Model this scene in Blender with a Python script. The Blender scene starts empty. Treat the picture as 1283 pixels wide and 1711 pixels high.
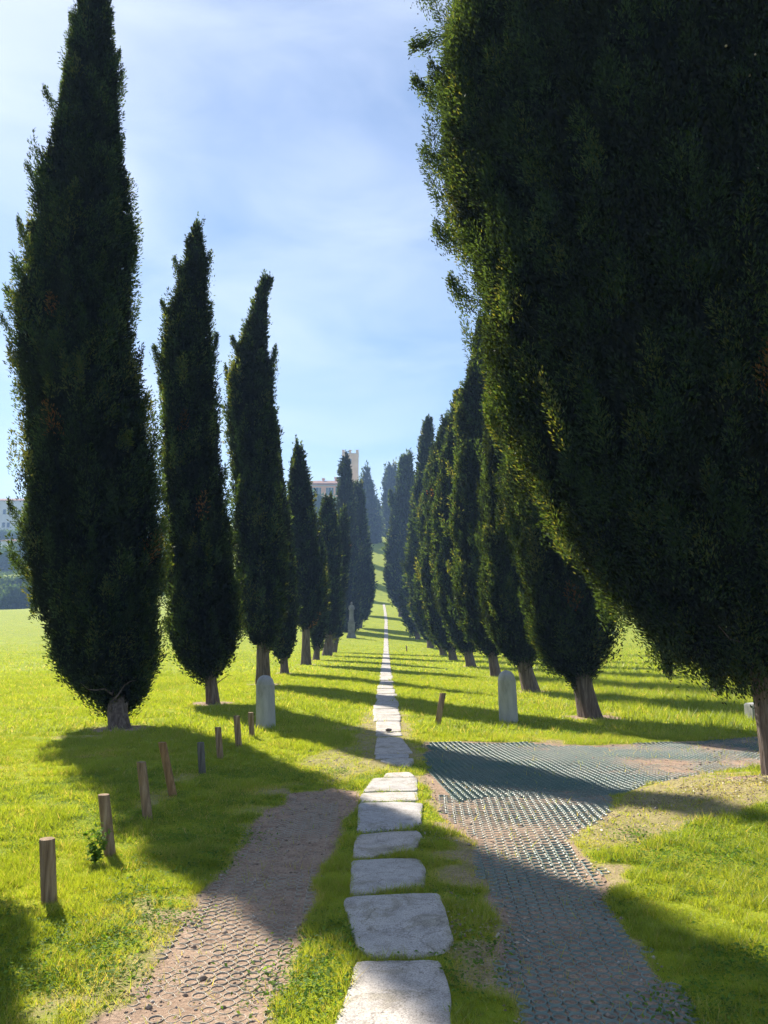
import bpy, bmesh, math, random
import numpy as np
from mathutils import Vector, Matrix
R_ = math.radians
rng = np.random.default_rng(7)
random.seed(7)
sc = bpy.context.scene
C = sc.collection

# ------------------------------------------------------------------ camera, sky, sun, exposure
F, PX0, PY0, CH = 1285.0, 641.5, 855.5, 1.6
PITCH = math.atan((1055 - PY0) / F)
YAW = (645 - PX0) / F
cam = bpy.data.cameras.new('camera'); co = bpy.data.objects.new('camera', cam); C.objects.link(co)
cam.sensor_fit = 'VERTICAL'; cam.sensor_height = 36.0; cam.lens = F / 1711 * 36.0
cam.clip_start = 0.05; cam.clip_end = 3000
co.location = (0, 0, CH); co.rotation_euler = (math.pi / 2 + PITCH, 0, YAW)
sc.camera = co

SUN_AZ, SUN_EL = R_(-35), R_(40)          # azimuth from +Y (negative = left)
sd = Vector((math.sin(SUN_AZ) * math.cos(SUN_EL), math.cos(SUN_AZ) * math.cos(SUN_EL), math.sin(SUN_EL)))
sl = bpy.data.lights.new('sun', 'SUN'); sl.energy = 5.0; sl.angle = R_(0.6); sl.color = (1.0, 0.93, 0.80)
so = bpy.data.objects.new('sun', sl); C.objects.link(so)
so.rotation_euler = sd.to_track_quat('Z', 'Y').to_euler(); so.location = (-20, 30, 40)

w = bpy.data.worlds.new('World'); sc.world = w; w.use_nodes = True
nt = w.node_tree; nt.nodes.clear()
def N(nt, t, **k):
    n = nt.nodes.new(t)
    for a, v in k.items():
        if a in n.inputs.keys() if hasattr(n.inputs, 'keys') else False: n.inputs[a].default_value = v
        else: setattr(n, a, v)
    return n
out = N(nt, 'ShaderNodeOutputWorld'); bg = N(nt, 'ShaderNodeBackground')
sky = N(nt, 'ShaderNodeTexSky', sky_type='NISHITA'); sky.sun_disc = False
sky.sun_elevation = SUN_EL; sky.sun_rotation = SUN_AZ; sky.air_density = 1.0; sky.dust_density = 0.25; sky.ozone_density = 3.5
sky.altitude = 100
tc = N(nt, 'ShaderNodeTexCoord')
mp = N(nt, 'ShaderNodeMapping'); mp.inputs['Scale'].default_value = (1.6, 1.6, 5.0); mp.inputs['Rotation'].default_value = (0, 0.35, 0.2)
nz = N(nt, 'ShaderNodeTexNoise'); nz.inputs['Scale'].default_value = 2.1; nz.inputs['Detail'].default_value = 7; nz.inputs['Roughness'].default_value = 0.48; nz.inputs['Distortion'].default_value = 0.5
cr = N(nt, 'ShaderNodeValToRGB'); cr.color_ramp.elements[0].position = 0.34; cr.color_ramp.elements[1].position = 0.80
mul = N(nt, 'ShaderNodeMath', operation='MULTIPLY'); mul.inputs[1].default_value = 0.50
mx = N(nt, 'ShaderNodeMixRGB'); mx.inputs[2].default_value = (8.0, 8.5, 9.8, 1)
nt.links.new(tc.outputs['Generated'], mp.inputs[0]); nt.links.new(mp.outputs[0], nz.inputs['Vector'])
nt.links.new(nz.outputs['Fac'], cr.inputs[0]); nt.links.new(cr.outputs[0], mul.inputs[0]); nt.links.new(mul.outputs[0], mx.inputs[0])
nt.links.new(sky.outputs[0], mx.inputs[1])
tn = N(nt, 'ShaderNodeMixRGB', blend_type='MULTIPLY'); tn.inputs[0].default_value = 1; tn.inputs[2].default_value = (.99, .985, .965, 1)
nt.links.new(mx.outputs[0], tn.inputs[1]); nt.links.new(tn.outputs[0], bg.inputs[0]); bg.inputs[1].default_value = 0.068
nt.links.new(bg.outputs[0], out.inputs[0])
sc.view_settings.view_transform = 'Standard'; sc.view_settings.look = 'None'
sc.view_settings.exposure = 1.33; sc.view_settings.gamma = 1.0; sc.view_settings.use_curve_mapping = False
sc.cycles.max_bounces = 5; sc.cycles.diffuse_bounces = 3; sc.cycles.transmission_bounces = 3; sc.cycles.glossy_bounces = 2
sc.cycles.volume_bounces = 0; sc.cycles.use_denoising = True
sc.cycles.use_adaptive_sampling = True; sc.cycles.adaptive_threshold = 0.02

# ------------------------------------------------------------------ measuring helpers
_m = Matrix.Rotation(YAW, 3, 'Z') @ Matrix.Rotation(math.pi / 2 + PITCH, 3, 'X')
def ray(px, py):
    return _m @ Vector(((px - PX0) / F, (PY0 - py) / F, -1.0))
def G(px, py, z=0.0):                      # photo point -> point of the level ground
    d = ray(px, py); t = (z - CH) / d.z
    return d.x * t, d.y * t
def PD(px, py, Y):                         # photo point at distance Y -> (x, z)
    d = ray(px, py); t = Y / d.y
    return d.x * t, CH + d.z * t

# ------------------------------------------------------------------ noise
def _h(ix, iy, s):
    v = (ix.astype(np.int64) * 374761393 + iy.astype(np.int64) * 668265263 + s * 982451653) & 0xffffffff
    v = ((v ^ (v >> 13)) * 1274126177) & 0xffffffff
    return ((v ^ (v >> 16)) & 0xffff) / 65535.0
def vnoise(x, y, s=0):
    x = np.asarray(x, float); y = np.asarray(y, float)
    ix = np.floor(x); iy = np.floor(y); fx = x - ix; fy = y - iy
    fx = fx * fx * (3 - 2 * fx); fy = fy * fy * (3 - 2 * fy)
    a = _h(ix, iy, s); b = _h(ix + 1, iy, s); c = _h(ix, iy + 1, s); d = _h(ix + 1, iy + 1, s)
    return (a * (1 - fx) + b * fx) * (1 - fy) + (c * (1 - fx) + d * fx) * fy
def fbm(x, y, s=0, o=4):
    v = 0; a = 0.5; t = 0
    for k in range(o):
        v = v + a * vnoise(x * 2 ** k, y * 2 ** k, s + k * 17); t += a; a *= 0.5
    return v / t
def sstep(a, b, x):
    t = np.clip((x - a) / (b - a), 0, 1); return t * t * (3 - 2 * t)

# ------------------------------------------------------------------ ground outlines (metres, from the measured photo points)
def poly(pts): return np.array([G(*p) for p in pts])
LT = poly([(110,1765),(165,1711),(235,1625),(300,1545),(335,1480),(378,1430),(425,1372),(485,1325),(555,1313),(600,1318),(585,1360),(556,1430),(520,1480),(515,1560),(480,1640),(440,1711),(425,1765)])
RT = poly([(712,1322),(1010,1322),(1030,1345),(965,1400),(1000,1460),(1022,1510),(1065,1580),(1170,1711),(1215,1765),(880,1765),(850,1640),(832,1560),(812,1480),(785,1405),(730,1352)])
CT = poly([(710,1240),(860,1238),(1000,1243),(1150,1238),(1300,1226),(1310,1275),(1180,1292),(1110,1305),(1040,1328),(716,1337)])
FAN = poly([(1040,1325),(1120,1300),(1300,1298),(1310,1370),(1150,1385),(1040,1420),(985,1425),(950,1400)])
DIRT = poly([(490,1262),(560,1245),(625,1245),(630,1290),(600,1318),(545,1312),(510,1290)])
def pdist(P, x, y):                        # signed distance to polygon, negative inside
    x = np.asarray(x, float); y = np.asarray(y, float)
    d = np.full(x.shape, 1e9); ins = np.zeros(x.shape, bool)
    n = len(P)
    for i in range(n):
        ax, ay = P[i]; bx, by = P[(i + 1) % n]
        ex, ey = bx - ax, by - ay
        t = np.clip(((x - ax) * ex + (y - ay) * ey) / (ex * ex + ey * ey + 1e-12), 0, 1)
        d = np.minimum(d, np.hypot(x - ax - t * ex, y - ay - t * ey))
        c = ((ay > y) != (by > y)) & (x < (bx - ax) * (y - ay) / (by - ay + 1e-12) + ax)
        ins ^= c
    return np.where(ins, -d, d)

YS = [-60, 62, 75, 87, 110, 130, 150, 160, 180, 200, 215, 240, 300, 340, 380, 600]
ZS = [0, 0, .35, 1.1, 3.2, 5.15, 7.0, 9.2, 15.5, 22.2, 26.6, 33, 40, 42, 42, 40]
YL = [-60, 62, 75, 87, 110, 130, 165, 185, 215, 235, 300, 320, 345, 400, 600]
ZL = [0, 0, .35, 1.1, 3.2, 5.1, 5.6, 10, 15.4, 17.7, 30, 38, 44, 58, 64]
def Zg(x, y):
    x = np.asarray(x, float); y = np.asarray(y, float)
    a = np.interp(y, YS, ZS); b = np.interp(y, YL, ZL)
    k = sstep(-45, -85, x)
    z = a * (1 - k) + b * k
    kr = sstep(30, 70, x); z = z * (1 - kr) + np.minimum(z, 8 + z * .2) * kr
    far = sstep(10, 60, y)
    z = z + (fbm(x * .06, y * .06, 3, 3) - .5) * (.1 + .5 * sstep(60, 140, y)) * far * sstep(2, 10, np.abs(x) + far * 0)
    # small relief close by
    near = 1 - sstep(25, 60, y)
    z = z + (fbm(x * .9, y * .9, 5, 3) - .5) * .05 * near
    # rise round the big tree
    z = z + .26 * np.exp(-(((x - 4.5) / 1.45) ** 2 + ((y - 7.35) / 1.15) ** 2) ** 1.2)
    t = np.minimum(np.minimum(pdist_c('LT', x, y), pdist_c('RT', x, y)), pdist_c('CT', x, y))
    z = z - .025 * (1 - sstep(-.15, .12, t)) * near
    return z
_P = {'LT': LT, 'RT': RT, 'CT': CT, 'FAN': FAN, 'DIRT': DIRT}
def pdist_c(k, x, y):
    x = np.asarray(x, float); y = np.asarray(y, float)
    r = np.full(x.shape, 5.0); m = (y < 16) & (y > 1) & (np.abs(x) < 10)
    if m.any(): r[m] = pdist(_P[k], x[m], y[m])
    return r
def zs1(x, y): return float(Zg(np.array([x]), np.array([y]))[0])
def bare(x, y):                            # 0 = turf, 1 = bare earth
    wob = (fbm(x * 3, y * 3, 11, 3) - .5) * .5
    b = np.zeros(np.shape(x))
    for k, wgt in (('LT', 1), ('RT', 1), ('CT', .93), ('FAN', .50)):
        d = pdist_c(k, x, y)
        b = np.maximum(b, wgt * (1 - sstep(-.12, .10, d + wob * .45)))
    d = pdist_c('DIRT', x, y); b = np.maximum(b, .46 * (1 - sstep(-.3, .3, d + wob * 1.2)))
    # thin, worn turf near the tracks, patchy
    e = np.minimum(pdist_c('LT', x, y), np.minimum(pdist_c('RT', x, y), pdist_c('CT', x, y)))
    pn = fbm(x * 1.7, y * 1.7, 23, 4)
    b = np.maximum(b, sstep(.54, .68, pn) * (1 - sstep(.1, .9, e)) * .55)
    b = np.maximum(b, sstep(.46, .60, fbm(x * 2.6, y * 2.6, 29, 4)) * (1 - sstep(.0, .8, pdist_c('LT', x, y))) * (x < 0) * (pdist_c('LT', x, y) < 2) * sstep(.5, .9, -x) * .46)
    b = np.maximum(b, sstep(.66, .78, fbm(x * .9, y * .9, 31, 4)) * .45 * (1 - sstep(14, 24, y)))
    # worn by the slabs between 9 and 20 m
    b = np.maximum(b, .5 * (1 - sstep(.3, .75, np.abs(x) + wob)) * sstep(8, 10, y) * (1 - sstep(14, 22, y)))
    for tx, ty in TREE_FEET:
        b = np.maximum(b, .8 * (1 - sstep(.25, .75, np.hypot(x - tx, y - ty) + wob)))
    return np.clip(b, 0, 1)
TREE_FEET = []

# ------------------------------------------------------------------ mesh helpers
def link(name, me, mat, parent=None, smooth=False):
    o = bpy.data.objects.new(name, me); C.objects.link(o)
    if mat: me.materials.append(mat)
    if parent: o.parent = parent
    if smooth: me.shade_smooth()
    return o
def npmesh(name, V, Fc, n, mat, parent=None, smooth=False, attrs=None):
    """V (k,3) verts, Fc (m,n) faces all with n corners"""
    me = bpy.data.meshes.new(name)
    V = np.ascontiguousarray(V, np.float32); Fc = np.ascontiguousarray(Fc, np.int32)
    me.vertices.add(len(V)); me.vertices.foreach_set('co', V.ravel())
    me.loops.add(Fc.size); me.loops.foreach_set('vertex_index', Fc.ravel())
    me.polygons.add(len(Fc)); me.polygons.foreach_set('loop_start', np.arange(0, Fc.size, n, dtype=np.int32))
    try: me.polygons.foreach_set('loop_total', np.full(len(Fc), n, np.int32))
    except Exception: pass
    for k, a in (attrs or {}).items():
        at = me.attributes.new(k, 'FLOAT', 'POINT'); at.data.foreach_set('value', np.ascontiguousarray(a, np.float32))
    me.update(calc_edges=True)
    return link(name, me, mat, parent, smooth)
def bmobj(name, bm, mat, parent=None, smooth=False):
    me = bpy.data.meshes.new(name); bm.normal_update(); bm.to_mesh(me); bm.free()
    return link(name, me, mat, parent, smooth)
def tag(o, label=None, cat=None, group=None, kind=None):
    if label: o['label'] = label
    if cat: o['category'] = cat
    if group: o['group'] = group
    if kind: o['kind'] = kind
    return o
def empty(name, loc, label, cat, group=None, kind=None):
    o = bpy.data.objects.new(name, None); C.objects.link(o); o.location = loc; o.empty_display_size = .3
    return tag(o, label, cat, group, kind)
def box(bm, x0, x1, y0, y1, z0, z1, bev=0):
    r = bmesh.ops.create_cube(bm, size=1)
    for v in r['verts']:
        v.co = Vector(((x0 + x1) / 2 + v.co.x * (x1 - x0), (y0 + y1) / 2 + v.co.y * (y1 - y0), (z0 + z1) / 2 + v.co.z * (z1 - z0)))
    if bev:
        es = list({e for v in r['verts'] for e in v.link_edges}); bmesh.ops.bevel(bm, geom=es, offset=bev, segments=2, affect='EDGES')
def lathe(bm, prof, seg=32, cx=0, cy=0, lean=(0, 0), wob=0, seed=0, sq=1.0):
    rings = []
    for k, (r, z) in enumerate(prof):
        ring = []
        for i in range(seg):
            a = 2 * math.pi * i / seg
            rr = r * (1 + wob * (float(fbm(np.array([math.cos(a) * 2 + 5]), np.array([math.sin(a) * 2 + z * 2 + 9]), seed, 2)[0]) - .5))
            ring.append(bm.verts.new((cx + lean[0] * z + rr * math.cos(a), cy + lean[1] * z + rr * math.sin(a) * sq, z)))
        rings.append(ring)
    for a, b in zip(rings, rings[1:]):
        for i in range(seg):
            bm.faces.new((a[i], a[(i + 1) % seg], b[(i + 1) % seg], b[i]))
    bm.faces.new(list(reversed(rings[0]))); bm.faces.new(rings[-1])

# ------------------------------------------------------------------ materials
def M(name):
    m = bpy.data.materials.new(name); m.use_nodes = True; t = m.node_tree; t.nodes.clear()
    o = t.nodes.new('ShaderNodeOutputMaterial'); return m, t, o
def ramp(t, stops, inp=None):
    r = t.nodes.new('ShaderNodeValToRGB'); e = r.color_ramp.elements
    while len(e) < len(stops): e.new(.5)
    for k, (p, c) in enumerate(stops): e[k].position = p; e[k].color = (*c, 1)
    if inp is not None: t.links.new(inp, r.inputs[0])
    return r
def noise(t, scale, detail=4, rough=.55, vec=None, dist=0, stretch=None):
    n = t.nodes.new('ShaderNodeTexNoise'); n.inputs['Scale'].default_value = scale; n.inputs['Detail'].default_value = detail
    n.inputs['Roughness'].default_value = rough; n.inputs['Distortion'].default_value = dist
    if vec is None:
        g = t.nodes.new('ShaderNodeNewGeometry'); vec = g.outputs['Position']
    if stretch:
        m_ = t.nodes.new('ShaderNodeMapping'); m_.inputs['Scale'].default_value = stretch; t.links.new(vec, m_.inputs[0]); vec = m_.outputs[0]
    t.links.new(vec, n.inputs['Vector']); return n
def objvec(t): return t.nodes.new('ShaderNodeTexCoord').outputs['Object']
def mixc(t, f, a, b, mode='MIX'):
    m_ = t.nodes.new('ShaderNodeMixRGB'); m_.blend_type = mode
    for i, v in ((0, f), (1, a), (2, b)):
        if hasattr(v, 'node'): t.links.new(v, m_.inputs[i])
        elif i == 0: m_.inputs[0].default_value = v
        else: m_.inputs[i].default_value = (*v, 1)
    return m_.outputs[0]
def bump(t, h, dist, strength=1.0):
    b = t.nodes.new('ShaderNodeBump'); b.inputs['Distance'].default_value = dist; b.inputs['Strength'].default_value = strength
    t.links.new(h, b.inputs['Height']); return b.outputs[0]
def pbsdf(t, o, col, rough=.8, nrm=None, spec=.3):
    p = t.nodes.new('ShaderNodeBsdfPrincipled')
    if hasattr(col, 'node'): t.links.new(col, p.inputs['Base Color'])
    else: p.inputs['Base Color'].default_value = (*col, 1)
    if hasattr(rough, 'node'): t.links.new(rough, p.inputs['Roughness'])
    else: p.inputs['Roughness'].default_value = rough
    p.inputs['Specular IOR Level'].default_value = spec
    if nrm is not None: t.links.new(nrm, p.inputs['Normal'])
    t.links.new(p.outputs[0], o.inputs[0]); return p
def attr(t, n):
    a = t.nodes.new('ShaderNodeAttribute'); a.attribute_name = n; return a.outputs['Fac']

def leafmat(name, stops, trans, tcol, gloss=.04, rough=.45):
    m, t, o = M(name)
    c = ramp(t, stops, attr(t, 'rnd'))
    d = t.nodes.new('ShaderNodeBsdfDiffuse'); t.links.new(c.outputs[0], d.inputs[0])
    tr = t.nodes.new('ShaderNodeBsdfTranslucent')
    tm = mixc(t, 1.0, c.outputs[0], tcol, 'MULTIPLY'); t.links.new(tm, tr.inputs[0])
    mx_ = t.nodes.new('ShaderNodeMixShader'); mx_.inputs[0].default_value = trans
    t.links.new(d.outputs[0], mx_.inputs[1]); t.links.new(tr.outputs[0], mx_.inputs[2])
    g = t.nodes.new('ShaderNodeBsdfGlossy'); g.inputs['Roughness'].default_value = rough
    m2 = t.nodes.new('ShaderNodeMixShader'); m2.inputs[0].default_value = gloss
    t.links.new(mx_.outputs[0], m2.inputs[1]); t.links.new(g.outputs[0], m2.inputs[2])
    t.links.new(m2.outputs[0], o.inputs[0]); return m
MAT = {}
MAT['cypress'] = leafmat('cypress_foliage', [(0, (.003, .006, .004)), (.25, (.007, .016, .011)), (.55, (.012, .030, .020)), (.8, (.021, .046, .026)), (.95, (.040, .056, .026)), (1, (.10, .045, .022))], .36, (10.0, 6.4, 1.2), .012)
MAT['core'] = leafmat('cypress_inner', [(0, (.012, .016, .008)), (1, (.02, .026, .012))], 0.0, (1, 1, 1), 0)
MAT['grass'] = leafmat('grass_blades', [(0, (.10, .14, .010)), (.4, (.175, .228, .018)), (.75, (.235, .28, .028)), (.93, (.28, .26, .05)), (1, (.38, .30, .14))], .55, (2.3, 2.1, 1.0), .04, .5)
MAT['weed'] = leafmat('weed_leaves', [(0, (.06, .12, .015)), (.6, (.10, .19, .025)), (1, (.16, .24, .04))], .5, (1.9, 1.8, .9), .015, .6)
MAT['shrub'] = leafmat('shrub_foliage', [(0, (.04, .07, .02)), (.6, (.07, .11, .03)), (1, (.11, .14, .05))], .35, (2.0, 2.0, 1.2), .03)
MAT['litter'] = leafmat('leaf_litter', [(0, (.16, .11, .06)), (.6, (.28, .22, .14)), (1, (.5, .45, .36))], .2, (1.2, 1.1, .9), .06)

def mk_ground():
    m, t, o = M('ground_soil_and_turf')
    b = attr(t, 'bare')
    n1 = noise(t, 9, 6, .65); n2 = noise(t, 1.3, 4); n3 = noise(t, 60, 4, .7)
    turf = ramp(t, [(.25, (.13, .165, .012)), (.5, (.21, .26, .016)), (.75, (.30, .32, .03))], n1.outputs['Fac']).outputs[0]
    tf = ramp(t, [(.3, (.8, .85, .8)), (.7, (1.25, 1.15, 1.1))], n2.outputs['Fac']).outputs[0]
    turf = mixc(t, 1.0, turf, tf, 'MULTIPLY')
    soil = ramp(t, [(.2, (.20, .135, .10)), (.5, (.37, .26, .185)), (.8, (.50, .37, .27))], n1.outputs['Fac']).outputs[0]
    grit = ramp(t, [(.35, (.62, .6, .6)), (.6, (1.0, 1.0, 1.0)), (.78, (1.35, 1.35, 1.35))], n3.outputs['Fac']).outputs[0]
    soil = mixc(t, 1.0, soil, grit, 'MULTIPLY')
    # break the edge up
    ad = t.nodes.new('ShaderNodeMath'); ad.operation = 'MULTIPLY_ADD'; t.links.new(n3.outputs['Fac'], ad.inputs[0]); ad.inputs[1].default_value = .5; ad.inputs[2].default_value = -.25
    a2 = t.nodes.new('ShaderNodeMath'); a2.operation = 'ADD'; t.links.new(b, a2.inputs[0]); t.links.new(ad.outputs[0], a2.inputs[1])
    f = ramp(t, [(.30, (0, 0, 0)), (.62, (1, 1, 1))], a2.outputs[0]).outputs[0]
    col = mixc(t, f, turf, soil)
    h = mixc(t, .5, n1.outputs['Fac'], n3.outputs['Fac'])
    pbsdf(t, o, col, .95, bump(t, h, .02, .9), .1)
    return m
MAT['ground'] = mk_ground()

def mk_granite():
    m, t, o = M('granite_slab'); v = objvec(t)
    g = t.nodes.new('ShaderNodeNewGeometry').outputs['Position']
    n1 = noise(t, 130, 3, .7, g); n2 = noise(t, 7, 5, .6, g); n3 = noise(t, 36, 4, .6, g)
    c = ramp(t, [(.3, (.19, .18, .17)), (.46, (.40, .38, .36)), (.56, (.49, .465, .44)), (.72, (.66, .63, .60))], n1.outputs['Fac']).outputs[0]
    s = ramp(t, [(.3, (.68, .66, .64)), (.5, (.95, .93, .92)), (.7, (1.08, 1.06, 1.04))], n2.outputs['Fac']).outputs[0]
    c = mixc(t, 1.0, c, s, 'MULTIPLY')
    oi = t.nodes.new('ShaderNodeObjectInfo'); tint = ramp(t, [(0, (.9, .9, .92)), (.5, (1, .98, .95)), (1, (1.06, 1.0, .95))], oi.outputs['Random']).outputs[0]
    c = mixc(t, 1.0, c, tint, 'MULTIPLY')
    n4 = noise(t, 2.6, 6, .7, g, .8); lich = ramp(t, [(.52, (1, 1, 1)), (.60, (.72, .70, .60)), (.70, (.60, .60, .50))], n4.outputs['Fac']).outputs[0]
    c = mixc(t, .8, c, lich, 'MULTIPLY')
    vo = t.nodes.new('ShaderNodeTexVoronoi'); vo.feature = 'DISTANCE_TO_EDGE'; vo.inputs['Scale'].default_value = 2.1
    wv = mixc(t, .25, g, noise(t, 5, 4, .6, g).outputs['Color'], 'ADD'); t.links.new(wv, vo.inputs['Vector'])
    ck = ramp(t, [(0, (.30, .27, .24)), (.012, (1, 1, 1))], vo.outputs['Distance']).outputs[0]; c = mixc(t, .55, c, ck, 'MULTIPLY')
    pit = ramp(t, [(.30, (.35, .33, .30)), (.38, (1, 1, 1))], n3.outputs['Fac']).outputs[0]
    c = mixc(t, .8, c, pit, 'MULTIPLY')
    h = mixc(t, .5, n3.outputs['Fac'], n2.outputs['Fac'])
    pbsdf(t, o, c, .7, bump(t, h, .012, .8), .35); return m
MAT['granite'] = mk_granite()

def mk_simple(name, stops, scale, rough=.85, bs=None, stretch=None, spec=.25, det=5, bd=.01, world=False):
    m, t, o = M(name)
    n = noise(t, scale, det, .6, None if world else objvec(t), .3, stretch)
    c = ramp(t, stops, n.outputs['Fac']).outputs[0]
    nb = noise(t, (bs or scale * 3), 4, .6, None if world else objvec(t), 0, stretch)
    pbsdf(t, o, c, rough, bump(t, nb.outputs['Fac'], bd, .8), spec); return m
MAT['bark'] = mk_simple('cypress_bark', [(.3, (.055, .042, .036)), (.5, (.13, .10, .085)), (.75, (.24, .20, .17))], 7, .95, 14, (3.5, 3.5, .35), .1, 6, .04)
MAT['wood'] = mk_simple('weathered_wood', [(.3, (.11, .07, .04)), (.5, (.25, .165, .095)), (.75, (.38, .28, .18))], 14, .8, 40, (3, 3, .18), .2, 6, .006)
MAT['wood_orange'] = mk_simple('fresh_brown_wood', [(.3, (.13, .07, .03)), (.5, (.26, .15, .065)), (.75, (.36, .23, .12))], 14, .75, 40, (3, 3, .18), .2, 6, .006)
MAT['wood_grey'] = mk_simple('grey_weathered_wood', [(.3, (.06, .055, .05)), (.5, (.12, .11, .095)), (.75, (.20, .18, .16))], 14, .85, 40, (3, 3, .18), .2, 6, .006)
MAT['bollard'] = mk_simple('weathered_stone', [(.25, (.15, .15, .15)), (.42, (.30, .30, .295)), (.6, (.38, .375, .365)), (.8, (.50, .49, .47))], 3.2, .85, 50, (1.6, 1.6, .55), .2, 8, .006)
MAT['statue'] = mk_simple('statue_stone', [(.3, (.09, .09, .09)), (.5, (.17, .17, .17)), (.8, (.26, .25, .24))], 2.5, .85, 20, None, .2, 6, .02)
MAT['plaster'] = mk_simple('rose_plaster', [(.3, (.70, .34, .18)), (.7, (.82, .46, .27))], .5, .9, 10, None, .1, 5, .01)
MAT['plaster_pale'] = mk_simple('pale_plaster', [(.3, (.58, .54, .50)), (.7, (.72, .69, .64))], .5, .9, 10, None, .1, 5, .01)
MAT['plaster_dim'] = mk_simple('grey_plaster', [(.3, (.34, .31, .28)), (.7, (.44, .40, .36))], .5, .9, 10, None, .1, 5, .01)
MAT['tower'] = mk_simple('tower_plaster', [(.3, (.66, .44, .24)), (.7, (.80, .58, .36))], .4, .9, 6, None, .1, 5, .02)
MAT['tiles'] = mk_simple('clay_tiles', [(.3, (.20, .10, .07)), (.7, (.34, .18, .12))], 2, .9, 10, (1, 5, 5), .1, 5, .04)
MAT['shutter'] = mk_simple('green_shutter', [(.3, (.05, .09, .08)), (.7, (.08, .13, .11))], 3, .6, 10)
MAT['glass'] = mk_simple('window_glass', [(.3, (.03, .04, .05)), (.7, (.05, .06, .08))], 2, .1, 4, None, .5, 2, .001)
MAT['trim'] = mk_simple('stone_trim', [(.3, (.40, .37, .33)), (.7, (.52, .48, .44))], 2, .85, 10)

def mk_plastic(name, a, b, dust):
    m, t, o = M(name)
    n = noise(t, 12, 4); n2 = noise(t, 1.1, 3)
    c = ramp(t, [(.3, a), (.7, b)], n.outputs['Fac']).outputs[0]
    f = ramp(t, [(.35, (.1, .1, .1)), (.65, (dust, dust, dust))], n2.outputs['Fac']).outputs[0]
    c = mixc(t, f, c, (.30, .25, .19))
    pbsdf(t, o, c, .42, bump(t, n.outputs['Fac'], .003), .5); return m
MAT['plastic'] = mk_plastic('green_grid_plastic', (.02, .085, .07), (.05, .14, .115), .35)
MAT['plastic_earth'] = mk_plastic('earth_caked_grid_plastic', (.22, .19, .14), (.36, .31, .24), .6)
MAT['plastic_dusty'] = mk_plastic('dusty_grid_plastic', (.06, .125, .11), (.14, .22, .195), .4)

# ------------------------------------------------------------------ GROUND: one sheet
def axis(fine0, fine1, step, lo, hi, g=1.07):
    a = list(np.arange(fine0, fine1 + 1e-6, step)); s = step
    x = fine1
    while x < hi: s *= g; x += s; a.append(min(x, hi))
    s = step; x = fine0; l = []
    while x > lo: s *= g; x -= s; l.append(max(x, lo))
    return np.array(sorted(set(np.round(l + a, 5))))

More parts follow.
